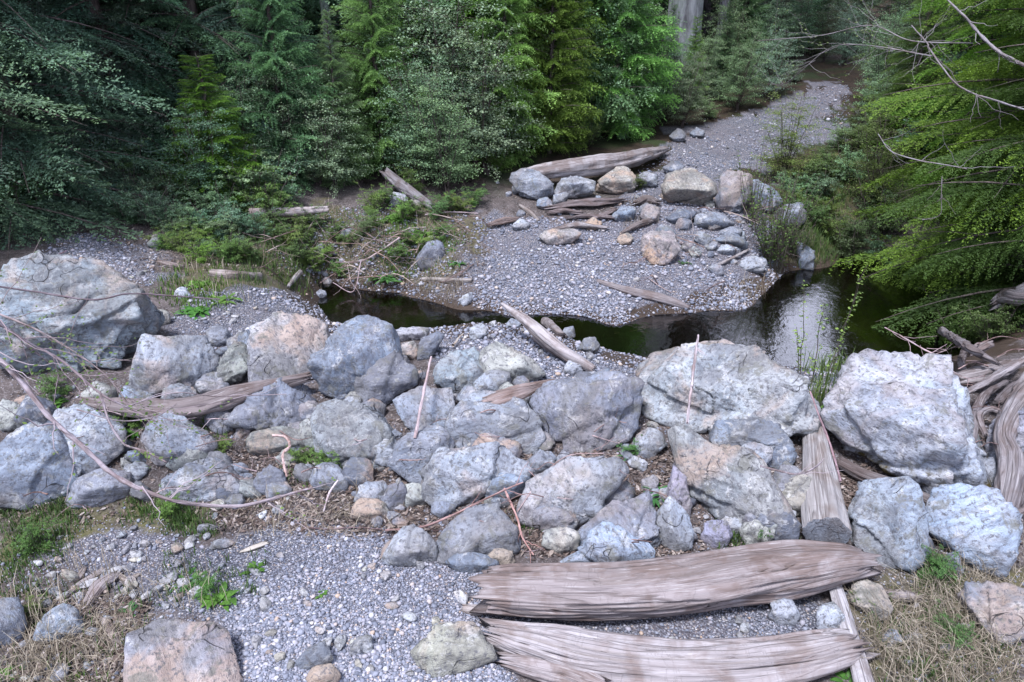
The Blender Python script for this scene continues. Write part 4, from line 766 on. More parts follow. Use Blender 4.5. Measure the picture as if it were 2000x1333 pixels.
def gravel(name, polys, ns, lo, hi, seed, label, mat=GRAVEL, sk=.8, flat=.62):
    rg = np.random.RandomState(seed); P = pick(polys, ns, rg); P = P[P[:, 2] > WATER+.0]; P = P[rg.rand(len(P)) < np.clip(.62+.9*fbm(P*np.array([1, 1, 0]), 1.6, 71, 4), .12, 1)]
    size = lo*(hi/lo)**(rg.beta(.9, 3.2, len(P)))
    V, F, t = stones_mesh(P, size, seed, flat)
    mk(name, V, F, mat, label, 'gravel', kind='stuff', attrs={'tone': t})
FGS = [[(0,1040),(250,985),(560,1000),(740,1045),(850,1095),(945,1115),(960,1210),(1010,1350),(0,1350)],[(560,1010),(740,1050),(850,1100),(945,1112),(960,1210),(1010,1345),(480,1345),(440,1240)]]
gravel('gravel', FGS+[ZG[1]]+[[(0,700),(2000,760),(2000,1345),(1700,1345),(1650,1100),(1000,1100),(700,1040),(0,1000)]], [21000, 46000, 7000, 22000], .0045, .05, 1, 'grey gravel of the foreground and of the gaps between boulders')
gravel('gravel', [ZG[2], ZG[3], ZG[4]], [15000, 15000, 11000], .009, .09, 2, 'blue-grey gravel on the near bank and the mound left of the creek')
gravel('gravel', [[(1430,530),(1560,515),(1560,585),(1440,622)], ZG[5], ZG[6], [(480,420),(930,400),(930,600),(620,560)]], [3000, 26000, 25000, 8000], .010, .11, 3, 'blue-grey gravel of the far bank and the road climbing into the forest')
# single larger stones on the ground, each one a thing
CW = dict(grey='grey', blue='blue-grey', pale='pale grey', white='whitish', violet='violet-grey', cream='cream', dark='dark')
def loose(polys, counts, lo, hi, seed, labels, group):
    rg = np.random.RandomState(seed)
    for pl, k, lab in zip(polys, counts, labels):
        P = pick([pl], [k], rg); P = P[P[:, 2] > WATER-.02]
        for p in P:
            s = lo*(hi/lo)**rg.beta(1.2, 2.2); V0, F0 = ICO[4]; sd = rg.randint(9999)
            N = rg.normal(size=(14, 3)); N /= np.linalg.norm(N, axis=1)[:, None]; D = rg.uniform(.62, 1, 14)
            r = 1/((np.maximum(V0@N.T/D, 1e-6)**20).sum(1)**(1/20)+.35); Q = V0*r[:, None]*(1+.04*fbm(V0, 3, sd, 3)[:, None])
            Q *= np.array([1, rg.uniform(.6, .9), rg.uniform(.45, .7)]); a = rg.uniform(0, 6.28); Q[:, :2] = Q[:, :2]@np.array([[math.cos(a), math.sin(a)], [-math.sin(a), math.cos(a)]])
            Q = Q*s*.55+p+np.array([0, 0, s*.16])
            cw = ['grey', 'blue', 'pale', 'white', 'violet', 'grey', 'cream', 'pale'][rg.randint(8)]; t = np.array(T[cw])*.85; rr_ = rg.choice([0, .1, .5])
            mk('stone', Q, F0, ROCK, ('large ' if s > .085 else 'mid-sized ' if s > .06 else 'small ')+CW[cw]+(' rust-stained ' if rr_ > .3 else ' ')+lab, 'stone', group+': '+lab, origin=p, smooth=True, color=tuple(t)+(rr_,))
loose([[(60,1060),(420,1010),(470,1090),(460,1200),(250,1200),(60,1180)], [(480,1080),(900,1110),(930,1200),(790,1330),(480,1330)], [(0,1180),(260,1180),(260,1340),(0,1340)], [(1250,1210),(1640,1200),(1640,1250),(1300,1280)], [(1720,1100),(2000,1120),(2000,1330),(1720,1330)],
       [(420,900),(860,900),(860,1040),(600,1020),(420,1000)], [(860,630),(1000,625),(1240,690),(1230,720),(900,690)], [(340,600),(600,590),(700,650),(400,650)], [(90,470),(300,490),(300,560),(120,540)],
       [(950,450),(1300,450),(1350,600),(1000,600)], [(1280,270),(1480,225),(1440,330),(1260,340)], [(1200,380),(1520,400),(1500,560),(1350,530)], [(540,440),(900,420),(900,520),(620,520)], [(1200,640),(1640,712),(1640,740),(1250,715)],
       [(1000,1000),(1500,1010),(1500,1060),(1000,1080)]],
      [75, 34, 14, 6, 8, 22, 24, 14, 16, 14, 26, 18, 12, 12, 16], .035, .12, 9,
      ['loose stone among weeds in the lower left', 'loose stone on the open foreground gravel', 'loose stone in dry grass at the bottom left corner', 'loose stone between the two foreground logs', 'loose stone in the lower right dry grass',
       'loose stone in twiggy litter at the foot of the berm', 'loose cobble on the near gravel bank by the pointed pale log', 'loose stone on the gravel ledge left of the rusty boulder', 'loose stone on the gravel mound above the huge boulder',
       'loose stone on the far gravel bank slope', 'loose stone on the gravel road', 'loose stone among the rocks left of the willow bush', 'loose stone on the grassy far bank', 'loose stone along the near waterline', 'loose stone behind the long flattened log'], 'loose stones')
# litter: small bark and leaf flakes
def flakes(polys, ns, seed, lo, hi, label, mat, name='litter', up=.3, asp=.35):
    rg = np.random.RandomState(seed); P = pick(polys, ns, rg); n = len(P); s = lo*(hi/lo)**rg.beta(1.2, 2.5, n)
    a = rg.uniform(0, 6.28, n); d = np.stack([np.cos(a), np.sin(a), rg.normal(size=n)*up], 1); b = np.stack([-np.sin(a), np.cos(a), rg.normal(size=n)*up], 1)
    P = P+np.array([0, 0, 1])*(.006+s*.1)[:, None]
    s = s[:, None]; V = np.stack([P-d*s*.5, P+b*s*asp*.5, P+d*s*.5, P-b*s*asp*.5], 1).reshape(-1, 3); F = np.arange(n*4).reshape(-1, 4)
    mk(name, V, F, mat, label, 'litter', kind='stuff', attrs={'tone': np.repeat(rg.rand(n), 4)})
flakes([[(0,760),(2000,820),(2000,1100),(1000,1090),(600,1030),(0,1010)], [(420,880),(860,880),(860,1050),(420,1020)], [(960,900),(1340,880),(1340,1090),(960,1080)], [(0,1150),(300,1180),(260,1345),(0,1345)], [(1640,900),(1720,920),(1700,1020),(1650,1020)], [(1000,380),(1280,380),(1250,450),(950,440)],[(480,410),(950,400),(950,560),(600,560)],[(80,400),(640,410),(640,540),(300,520)]],
       [9000, 5000, 6000, 2500, 1500, 1500, 5000, 6000], 4, .012, .07, 'dead leaves, bark chips and needles between the boulders', LITTER)

# angular stone wedged between the boulders
def rubble(polys, counts, lo, hi, seed, labels):
    rg = np.random.RandomState(seed)
    for pl, k, lab in zip(polys, counts, labels):
        for i in range(k):
            for _t in range(20):
                p = pick([pl], [1], rg)[0]; px, py, dp = project(p[None])
                if not (1540 < px[0] < 1690 and 930 < py[0] < 1110): break
            s = lo*(hi/lo)**rg.beta(1.3, 1.6)*FPX/dp[0]; n = rg.randint(6, 9); a = np.sort(np.arange(n)*6.283/n+rg.uniform(-.3, .3, n)); rr = rg.uniform(.75, 1.1, n); ro = rg.uniform(-.5, .5)
            x = np.cos(a)*rr*s*.5; y = np.sin(a)*rr*s*.5*rg.uniform(.6, .9)
            cw = ['grey', 'blue', 'pale', 'violet', 'grey', 'pale', 'cream', 'dark'][rg.randint(8)]; rr_ = rg.choice([0, .2, .6])
            rock(('small ' if s*dp[0]/FPX < .12 else 'medium ' if s*dp[0]/FPX < .19 else 'large ')+CW[cw]+(' rusty ' if rr_ > .5 else ' ')+lab, np.column_stack([px[0]+x*math.cos(ro)-y*math.sin(ro), py[0]-s*.3+x*math.sin(ro)+y*math.cos(ro)]), cw, rr_, group='rubble: '+lab, cat='rock', name='rubble_rock', sub=4)
rubble([[(0,780),(620,780),(620,1000),(0,960)], [(600,790),(1300,800),(1300,1100),(600,1010)], [(1280,900),(1830,930),(1830,1100),(1280,1080)], [(300,660),(1000,700),(1300,780),(1000,800),(300,800)], [(1230,400),(1530,420),(1520,560),(1330,520)], [(1850,900),(2000,880),(2000,1120),(1850,1100)], [(960,340),(1300,340),(1260,470),(980,440)], [(590,540),(660,530),(660,590),(600,600)]],
       [74, 94, 32, 34, 28, 14, 16, 6], .06, .32, 3, ['angular stone wedged between boulders, left part of the berm', 'angular stone wedged between boulders, mid berm', 'angular stone around the sawn log and slab', 'angular stone along the berm crest',
        'angular stone left of the willow bush', 'angular stone under the driftwood heap', 'angular stone around the rotten wood beyond the creek', 'angular stone at the creek\'s left corner'])
# ---------------------------------------------------------------- foliage templates
def rotz(V, a): c_, s_ = np.cos(a), np.sin(a); return np.stack([V[..., 0]*c_-V[..., 1]*s_, V[..., 0]*s_+V[..., 1]*c_, V[..., 2]], -1)
def roty(V, a): c_, s_ = np.cos(a), np.sin(a); return np.stack([V[..., 0]*c_+V[..., 2]*s_, V[..., 1], -V[..., 0]*s_+V[..., 2]*c_], -1)
def rotx(V, a): c_, s_ = np.cos(a), np.sin(a); return np.stack([V[..., 0], V[..., 1]*c_-V[..., 2]*s_, V[..., 1]*s_+V[..., 2]*c_], -1)
def spray(seed, L=1.2, droop=.22, ang=.95, sec=.42, sp=.035, tsp=.020, bl=.05, bw=.010, hang=.25, jit=.25, sect=.8):
    """one conifer branch along +x: a flat feathered plate of leaf-sized blades. returns (n,4,3) quads and tone"""
    rg = np.random.RandomState(seed); s = np.arange(.10, 1, sp/L); Q = []; T_ = []
    for side in (1, -1):
        for u in s+rg.uniform(-.4, .4, len(s))*sp/L:
            x0 = u*L; l = sec*L*min(1, (1-u)*1.15+.06)**sect*rg.uniform(.55, 1.1)*min(1, .35+u*2.2)
            m = max(3, int(l/tsp)); v = (np.arange(m)+.5)/m; a = ang+rg.normal()*.12
            bx = x0+l*v*np.cos(a); by = side*l*v*np.sin(a); bz = -hang*l*v**2+rg.normal()*.03*v; bz = bz-droop*L*np.clip(bx/L, 0, 1.2)**2
            for sd in (1, -1):
                b2 = a*side+sd*(.75+rg.normal(size=m)*.2); ll = bl*(1-.65*v)*rg.uniform(.6, 1.25, m)
                dx = np.cos(b2); dy = np.sin(b2); dz = rg.normal(size=m)*jit-.15
                p = np.stack([bx, by, bz+rg.normal(size=m)*.006], -1); d = np.stack([dx, dy, dz], -1); w_ = np.stack([-dy, dx, rg.normal(size=m)*.6], -1)*bw
                q = np.stack([p, p+d*(ll*.5)[:, None]+w_*.5, p+d*ll[:, None], p+d*(ll*.5)[:, None]-w_*.5], 1); Q.append(q)
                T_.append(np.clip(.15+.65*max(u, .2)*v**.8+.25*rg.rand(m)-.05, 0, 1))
            # tip blade
        # keep going
    return np.concatenate(Q), np.concatenate(T_)
HEM = [spray(10+k, droop=.20+.08*k, jit=.25) for k in range(4)]
HEMF = [spray(20+k, droop=.24+.07*k, sp=.024, tsp=.011, bl=.040, bw=.0065, hang=.45) for k in range(4)]
CED = [spray(30+k, droop=.30, ang=.8, sec=.5, sp=.06, tsp=.024, bl=.075, bw=.020, hang=.75, jit=.5) for k in range(4)]
def crown(kind, seed, Ht, z0, R, nb, prof=.8, up=.15, zmaxdense=None, low=.5, side=None):
    rg = np.random.RandomState(seed); Qs = []; Ts = []; limbs = Acc()
    for i in range(nb):
        f = ((i+rg.rand())/nb)**1.15; h = z0+(Ht-z0)*f; ln = R*max(.12, (1-f))**prof*rg.uniform(.62, 1.1)*(1 if f > .12 else low+(1-low)*f/.12)
        az = i*2.39996+rg.normal()*.3
        if side is not None and rg.rand() < .55: az = side+rg.normal()*.8
        q, t = kind[rg.randint(len(kind))]; sc = ln/1.2; qq = q*np.array([sc, sc**.7, sc**.85]); 
        if sc > 1.1: pass
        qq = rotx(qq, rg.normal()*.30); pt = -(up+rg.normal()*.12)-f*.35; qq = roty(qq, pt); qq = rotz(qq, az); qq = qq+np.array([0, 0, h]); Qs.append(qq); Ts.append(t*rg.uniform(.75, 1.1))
        ax = np.stack([np.linspace(0, ln*.95, 6), np.zeros(6), -.22*ln*np.linspace(0, 1, 6)**2], -1); ax = rotz(roty(ax, pt), az)+np.array([0, 0, h])
        V, F = tube(ax, np.linspace(.006+.008*ln, .002, 6), 4); limbs.add(V, F)
    Q = np.concatenate(Qs); T_ = np.concatenate(Ts)
    return Q, np.clip(T_, 0, 1), limbs
def leafcrown(seed, Ht, R, nst=7, nl=14000, ls=.030, z0=.15, lean=.5):
    """broad-leaved shrub: stems with side twigs, leaves set along the twigs"""
    rg = np.random.RandomState(seed); limbs = Acc(); tips = []
    for k in range(nst):
        a = rg.uniform(0, 6.28); b = R*rg.uniform(.15, lean); hh = Ht*rg.uniform(.6, 1.0); u = np.linspace(0, 1, 12)
        P = np.stack([math.cos(a)*b*u**1.3, math.sin(a)*b*u**1.3, hh*u], -1)+np.cumsum(rg.normal(size=(12, 3))*.02, 0)
        V, F = tube(P, np.linspace(.006+.004*Ht, .003, 12), 5); limbs.add(V, F)
        for j in range(int(16*Ht/2)):
            i = rg.uniform(1.5, 10.9); p = P[int(i)]*(1-i%1)+P[int(i)+1]*(i%1) if i < 11 else P[-1]; a2 = rg.uniform(0, 6.28); l = R*rg.uniform(.25, .7)*(1.1-.55*i/11)
            d = np.array([math.cos(a2), math.sin(a2), rg.uniform(0, .5)]); m = 6; uu = np.linspace(0, 1, m)[:, None]; T2 = p+d*l*uu+np.array([0, 0, -.12*l])*uu**2
            V, F = tube(T2, np.linspace(.004, .0015, m), 3); limbs.add(V, F); tips.append((p, d, l))
    n = nl; w_ = np.array([t[2] for t in tips]); c_ = rg.choice(len(tips), n, p=w_/w_.sum()); P0 = np.array([t[0] for t in tips])[c_]; D = np.array([t[1] for t in tips])[c_]; Ln = w_[c_]
    u = rg.uniform(.15, 1.05, n); pos = P0+D*(Ln*u)[:, None]+np.array([0, 0, -.12])*(Ln*u*u)[:, None]+rg.normal(size=(n, 3))*np.array([.055, .055, .03])*min(1, Ht/2)
    a = rg.uniform(0, 6.28, n); el = rg.normal(size=n)*.35; d = np.stack([np.cos(a)*np.cos(el), np.sin(a)*np.cos(el), np.sin(el)-.15], -1); b = np.stack([-np.sin(a), np.cos(a), rg.normal(size=n)*.45], -1)
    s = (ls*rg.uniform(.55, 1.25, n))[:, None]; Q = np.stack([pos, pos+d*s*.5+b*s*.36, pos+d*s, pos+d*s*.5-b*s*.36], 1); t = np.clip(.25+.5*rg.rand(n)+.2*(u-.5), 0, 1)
    return Q, t, limbs
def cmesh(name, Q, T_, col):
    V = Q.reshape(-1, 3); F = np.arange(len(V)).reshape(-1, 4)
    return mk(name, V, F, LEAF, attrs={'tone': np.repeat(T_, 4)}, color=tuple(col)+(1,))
def X(px, Y, z=.6):
    return (px-1000)/FPX*(Y*math.cos(PITCH)+(2.5-z)*math.sin(PITCH))
PROTO = {}
def proto(key, name, maker, trunk_r, Ht, bark=(.11,.09,.085), leanx=0, nolimb=False):
    """hidden-free prototype: builds the meshes once; every tree gets its own objects sharing them"""
    Q, T_, limbs = maker(); V, F = tube(np.stack([np.linspace(0, leanx, 24)+.03*noise(np.stack([np.arange(24)*.4]*3, 1), 1, 3), .03*noise(np.stack([np.arange(24)*.4+9]*3, 1), 1, 4), np.linspace(-.25, Ht, 24)], -1), trunk_r*np.linspace(1, .12, 24)**.85, 12) if trunk_r else (None, None)
    A = Acc()
    if trunk_r: A.add(V, F)
    if limbs.n:
        v, f, _ = limbs.out(); A.add(v, f[0])
    v, f, _ = A.out(); tr = mk('trunk' if trunk_r > .02 else 'stems', v, f, BARK, smooth=True, color=tuple(bark)+(1,))
    cr = cmesh('crown' if trunk_r > .02 else 'foliage', Q, T_, (1, 1, 1)); PROTO[key] = (name, tr, cr, [True])
def plant(key, x, y, sc, rz, label, cat, group, col, bark=None, z=None, szz=1.0):
    name, tr, cr, first = PROTO[key]
    z = float(H(x, y))-.03 if z is None else z
    if group and (group.startswith(('low weeds', 'weeds of', 'dim weeds', 'bright weeds', 'conifers behind the road', 'tall conifers', 'dark conifers'))):
        qx = project(np.array([[x, y, z]]))[0][0]; label = ('tiny ', 'small ', 'mid-sized ', 'large ')[int(np.clip(sc*4 if name == 'low_shrub' else sc*3-.6, 0, 3))]+label+(', left part', ', middle part', ', right part')[int(np.clip(qx/667, 0, 2))]
    e = empty(name, (x, y, z), label, cat, group); e.rotation_euler = (0, 0, rz); e.scale = (sc, sc, sc*szz)
    for p in (tr, cr):
        o = p if first[0] else p.copy()
        if not first[0]: C.objects.link(o)
        o.parent = e
        if p is cr: o.color = tuple(col)+(1,)
        elif bark: o.color = tuple(bark)+(1,)
    first[0] = False
    return e
proto('hemA', 'hemlock_tree', lambda: crown(HEM, 1, 9.5, .25, 2.0, 165, low=.95), .12, 9.8)
proto('hemB', 'hemlock_tree', lambda: crown(HEM, 2, 9.0, .35, 2.3, 160, up=.02, low=.95), .13, 9.3)
proto('hemN', 'hemlock_tree', lambda: crown(HEMF, 3, 8.5, .05, 2.15, 175, prof=.7, up=.02, low=.9), .11, 8.7)
proto('cedA', 'cedar_tree', lambda: crown(CED, 4, 5.2, .10, 1.15, 190, up=.45, prof=.75), .05, 5.3)
proto('cedB', 'cedar_tree', lambda: crown(CED, 5, 4.2, .08, 1.0, 160, up=.35, prof=.65), .045, 4.3)
proto('tall', 'conifer_tree', lambda: crown(HEM, 6, 17, 4.6, 3.2, 110, up=.0, low=.9), .2, 17.5)
proto('shrA', 'leafy_shrub', lambda: leafcrown(7, 3.4, 1.5, 9, 17000, .036), .018, 2.5)
proto('shrB', 'leafy_shrub', lambda: leafcrown(8, 2.6, 1.3, 9, 13000, .034), .018, 1.8)
proto('shrC', 'low_shrub', lambda: leafcrown(9, 1.0, .75, 8, 4500, .032, lean=.8), .012, .7)
rt = np.random.RandomState(11)
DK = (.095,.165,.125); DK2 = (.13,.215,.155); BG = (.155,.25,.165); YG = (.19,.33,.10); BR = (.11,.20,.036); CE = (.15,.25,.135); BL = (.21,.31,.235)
def put(key, px, Y, sc, label, cat, group, col, dz=0, bark=None, rz=None, szz=1.0):
    if px < 960 and Y < 14 and key != 'shrC': Y = Y if px < -150 else Y-.35 if px > 450 else Y-1.1
    j = rt.uniform(.88, 1.14, 3); x = X(px, Y)
    return plant(key, x, Y, sc, rt.uniform(0, 6.28) if rz is None else rz, label, cat, group, tuple(np.array(col)*j*rt.uniform(.9, 1.1)), bark, float(H(x, Y))-.03+dz, szz)
G1 = 'conifers at the left forest edge'; G2 = 'young cedars at the forest edge'; G3 = 'leafy shrubs at the forest edge'; G4 = 'dark conifers deep in the forest'; G5 = 'hemlocks overhanging the creek on the right'
for a in [('hemB',-215,6.9,.95,'dark hemlock whose branch tips reach in at the far left edge',DK2,0),('hemA',-60,8.9,1.0,'dark blue-green hemlock above the gravel mound, leftmost',DK,0),
          ('hemB',120,10.3,1.0,'dark hemlock with layered blue-green boughs over the black hollow',DK2,.2),('hemB',330,11.6,1.0,'hemlock with a dark bare lower trunk behind the bright cedar',DK,.5),
          ('hemA',490,12.6,.8,'grey-green hemlock right of the bright cedar, in front of the pale trunk',DK2,0),('hemA',700,15.2,1.0,'hemlock behind the leafy shrubs, beside the pale slender trunk',DK,0),
          ('hemB',20,12.2,1.1,'dim hemlock behind the leftmost hemlock',DK,0),('hemA',215,13.0,1.1,'dim hemlock seen through the gap above the black hollow',DK,0)]:
    put(a[0], a[1], a[2], a[3], a[4], 'tree', G1, a[5], a[6])
for a in [('cedB',425,9.7,.5,'small bright yellow-green cedar beside the black hollow',(.17,.30,.06)),('cedA',560,10.6,.75,'cedar with drooping fans above the pinkish cut log',CE),('cedB',665,10.7,.5,'pale cedar sapling above the slanting grey snag',CE),
          ('cedA',745,11.3,.7,'cedar sapling between the snag and the dark-stemmed shrub',YG),('cedA',905,12.6,1.15,'tall yellow-green cedar, leftmost of the central cedars',YG),('cedB',985,11.6,.95,'yellow-green cedar behind the far fallen log\'s left end',YG),
          ('cedA',1065,12.7,1.2,'tall yellow-green cedar in the centre of the thicket',(.13,.20,.045)),('cedB',1075,11.9,.85,'bright cedar just behind the far fallen log',(.13,.20,.05)),('cedA',1150,13.0,1.05,'blue-green cedar left of the thick pale trunk',CE),
          ('cedB',1215,13.0,1.05,'yellowish cedar above the right end of the far fallen log',YG),('cedA',1300,14.2,.32,'cedar directly in front of the thick pale trunk',BG),('cedB',1345,14.0,.36,'low cedar at the upper end of the gravel road edge',YG),
          ('cedA',1405,15.2,.32,'small dark cedar in front of the thin pale trunk',CE),('cedB',1440,16.4,.6,'last small cedar before the road fades into the forest',CE)]:
    bc = a[1] == 425; put(a[0], a[1], a[2]-(.7 if a[1] < 1250 and not bc else 0), .78 if bc else a[3], a[4], 'tree', G2, a[5], szz=.5 if bc else 1.0)
for a in [('shrA',590,12.0,.55,'leafy shrub with pale round leaves around the pale slender trunk',BL),('shrB',700,10.9,.65,'leafy shrub behind the slanting grey snag',BG),('shrA',800,11.4,1.15,'big blue-green leafy shrub left of the dark stem',BL),
          ('shrA',880,11.0,1.0,'big blue-green leafy shrub in the middle of the forest edge',BL),('shrB',950,10.7,.9,'leafy shrub next to the grey boulder under the far log',BG),('shrA',1010,12.2,1.25,'tall leafy shrub between two yellow-green cedars',BL),
          ('shrB',1130,12.2,1.1,'blue-green shrub above the middle of the far fallen log',BL),('shrA',1165,12.8,1.15,'tall leafy shrub behind the far fallen log',BL),('shrB',1205,13.3,.95,'leafy shrub at the tip of the far fallen log',BG),
          ('shrA',1365,14.6,.42,'leafy shrub between the two pale trunks',BL),('shrB',800,10.6,.5,'small shrub right of the slanting grey snag',BG),('shrB',870,9.9,.6,'low shrub at the top of the grassy far bank',BG),('shrA',800,12.8,1.2,'tall shrub behind the thicket, left of centre',BL),
          ('shrA',900,13.4,1.3,'tall shrub behind the thicket, centre',BL),('shrA',1160,14.4,1.2,'tall shrub behind the thicket, right of centre',BL),('shrB',1470,17.5,.9,'leafy shrub where the road disappears, left side',BG),
          ('shrB',500,10.7,.7,'dim shrub above the left end of the pinkish cut log',DK2),
          ('shrA',1600,17.6,.42,'pale-leaved shrub closing the end of the gravel road',(.09,.125,.08)),('shrA',1545,18.6,.55,'leafy shrub left of the road end',BG),('shrB',1715,15.0,.6,'shrub leaning over the right side of the gravel road',BG),('shrB',1640,16.8,.5,'shrub over the vanishing end of the road',BL)]:
    put(a[0], a[1], a[2], a[3], a[4], 'shrub', G3, a[5])
for a in [('hemN',2025,7.5,.92,'large bright-green hemlock overhanging the pool, nearest of the right-hand trees',BR,3.0),('hemN',1935,9.6,.85,'bright-green hemlock behind the nearest right-hand one, over the road side',BR,1.0),
          ('hemN',2085,6.5,.78,'hemlock at the right edge above the driftwood heap',(.06,.11,.03),2.0),('hemA',1905,12.2,1.0,'darker hemlock behind the bright right-hand trees',(.05,.09,.035),0.0),('hemB',2010,11.5,1.1,'dim hemlock filling the upper right corner',(.045,.08,.035),0.5),
          ('hemN',1762,11.2,.36,'slim hemlock at the right shoulder of the gravel road',(.075,.13,.03),4.0),('hemB',2150,9.5,1.1,'dim hemlock beyond the right edge',DK,0.0)]:
    put(a[0], a[1], a[2], a[3], a[4], 'tree', G5, a[5], rz=a[6])
# deep forest: tall conifers whose crowns start high; their stems are what shows
for k, (px, Y, r, lab, bk, sc) in enumerate([(1325,15.6,1,'thick pale-barked conifer trunk at the top right of centre',(.34,.35,.38),1.75),(1396,16.8,1,'straight slender pale trunk right of the thick one',(.27,.25,.31),.62),
        (658,12.4,1,'slender pale trunk with bare side twigs, left of centre',(.33,.35,.38),.42),(355,13.4,1,'dark violet-brown trunk in the shade at the left',(.09,.07,.09),.62),(868,12.6,1,'thin dark stem rising out of the central shrubs',(.12,.12,.14),.30),
        (290,14.2,1,'short-looking dark trunk left of the violet-brown one',(.10,.08,.10),.6)]):
    e = put('tall', px, Y, sc, lab, 'tree', None, DK, bark=bk, rz=k*1.3)
deep = 0
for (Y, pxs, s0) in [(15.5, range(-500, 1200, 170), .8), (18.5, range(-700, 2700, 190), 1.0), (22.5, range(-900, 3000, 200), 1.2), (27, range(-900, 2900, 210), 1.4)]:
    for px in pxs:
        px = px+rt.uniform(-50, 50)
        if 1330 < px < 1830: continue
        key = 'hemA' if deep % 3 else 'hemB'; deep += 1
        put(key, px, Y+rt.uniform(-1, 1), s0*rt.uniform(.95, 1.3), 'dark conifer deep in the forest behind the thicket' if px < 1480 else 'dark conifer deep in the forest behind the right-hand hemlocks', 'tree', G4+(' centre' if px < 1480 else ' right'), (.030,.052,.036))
for (px, Y, sc, ky) in [(1580, 23, .42, 'hemA'), (1665, 25, .48, 'hemB'), (1730, 20, .5, 'hemA'), (1400, 21, .8, 'hemA'), (1530, 24, .5, 'hemB'), (1440, 18, .55, 'hemA'), (1770, 17, .5, 'hemA'), (1620, 28, .55, 'hemB'), (1240, 17.5, .6, 'hemB')]:
    put(ky, px, Y, sc, 'small dark conifer far behind the end of the gravel road', 'tree', 'conifers behind the road end', (.035,.06,.04))
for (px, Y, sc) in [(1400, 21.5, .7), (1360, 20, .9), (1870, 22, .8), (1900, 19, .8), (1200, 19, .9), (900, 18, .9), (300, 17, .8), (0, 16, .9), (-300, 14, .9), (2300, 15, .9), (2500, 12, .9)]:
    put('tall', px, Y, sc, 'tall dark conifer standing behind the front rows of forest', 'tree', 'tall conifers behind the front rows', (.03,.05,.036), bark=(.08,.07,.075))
v, f = tube(np.array([[0, 0, -.2], [.1, 0, 4], [.05, .1, 8], [.2, .1, 13]]), [.22, .19, .15, .08], 10); x_ = X(1612, 23.5, 3)
mk('dead_trunk', v+np.array([x_, 23.5, H(x_, 23.5)]), f, BARK, 'bare dark dead trunk far behind the end of the road', 'tree', smooth=True, color=(.06,.05,.055,1), origin=(x_, 23.5, float(H(x_, 23.5))))
# low shrubs at the foot of the forest
for (px, Y, sc, lab, cl) in [(30,7.0,.8,'leafy weed shrub at the left edge beside the gravel mound',(.07,.12,.06)),(330,8.6,.55,'low shrub at the right foot of the gravel mound',BG),(390,8.9,.7,'low shrub under the small bright cedar',(.06,.10,.05)),(450,8.8,.6,'low shrub between bright cedar and pinkish cut log',BG),
        (520,8.15,.5,'pale-leaved shrub hanging over the creek\'s left end',(.11,.18,.07)),(590,7.95,.42,'bright leafy sprig at the creek\'s left corner',(.13,.21,.07)),(620,9.6,.6,'low shrub behind the pinkish cut log',BG),(700,9.8,.6,'low shrub left of the slanting grey snag',(.09,.15,.05)),
        (900,10.0,.6,'low green shrub left of the far fallen log',(.08,.14,.05)),(970,10.3,.5,'fern-like low shrub touching the far fallen log',(.08,.15,.04)),(1280,13.1,.6,'low shrub at the road\'s left shoulder',BG),(1400,14.4,.6,'low shrub along the road\'s left shoulder, farther up',BG),
        (1560,9.9,.45,'low shrub on the right bank behind the willow bush',(.06,.10,.04)),(1620,10.8,.45,'low shrub on the right road shoulder',(.06,.10,.045)),(1745,9.2,.8,'dim low shrub above the right pool bank',(.05,.08,.04)),(1700,8.7,.7,'dim low shrub under the right-hand hemlocks',(.05,.08,.04)),
        (1080,11.3,.5,'low shrub right behind the far fallen log, left end',BG),(1150,11.6,.5,'low shrub right behind the far fallen log, middle part',(.13,.22,.08)),(1220,12.0,.5,'low shrub right behind the far fallen log, right end',BL),(320,8.0,.5,'low shrub at the mound\'s right foot, nearer one',(.10,.17,.08)),(420,8.0,.55,'low shrub right of the mound, left of the creek end',BG),(490,8.3,.5,'low shrub below the pinkish cut log',(.11,.19,.07)),(250,8.2,.6,'low shrub at the mouth of the black hollow',DK2),(160,7.8,.6,'low shrub behind the top of the gravel mound',DK2),(800,9.4,.45,'small herb shrub on top of the far bank',(.09,.15,.05)),(1250,9.7,.28,'tiny tuft-like shrub among the tan rocks',(.07,.09,.04)),(440,6.9,.32,'small weed shrub left of the creek beside the half-buried log',(.12,.20,.06)),(380,6.6,.30,'small bright weed shrub right of the huge boulder',(.12,.20,.05))]:
    put('shrC', px, Y, sc, lab, 'shrub', 'low shrubs', cl)
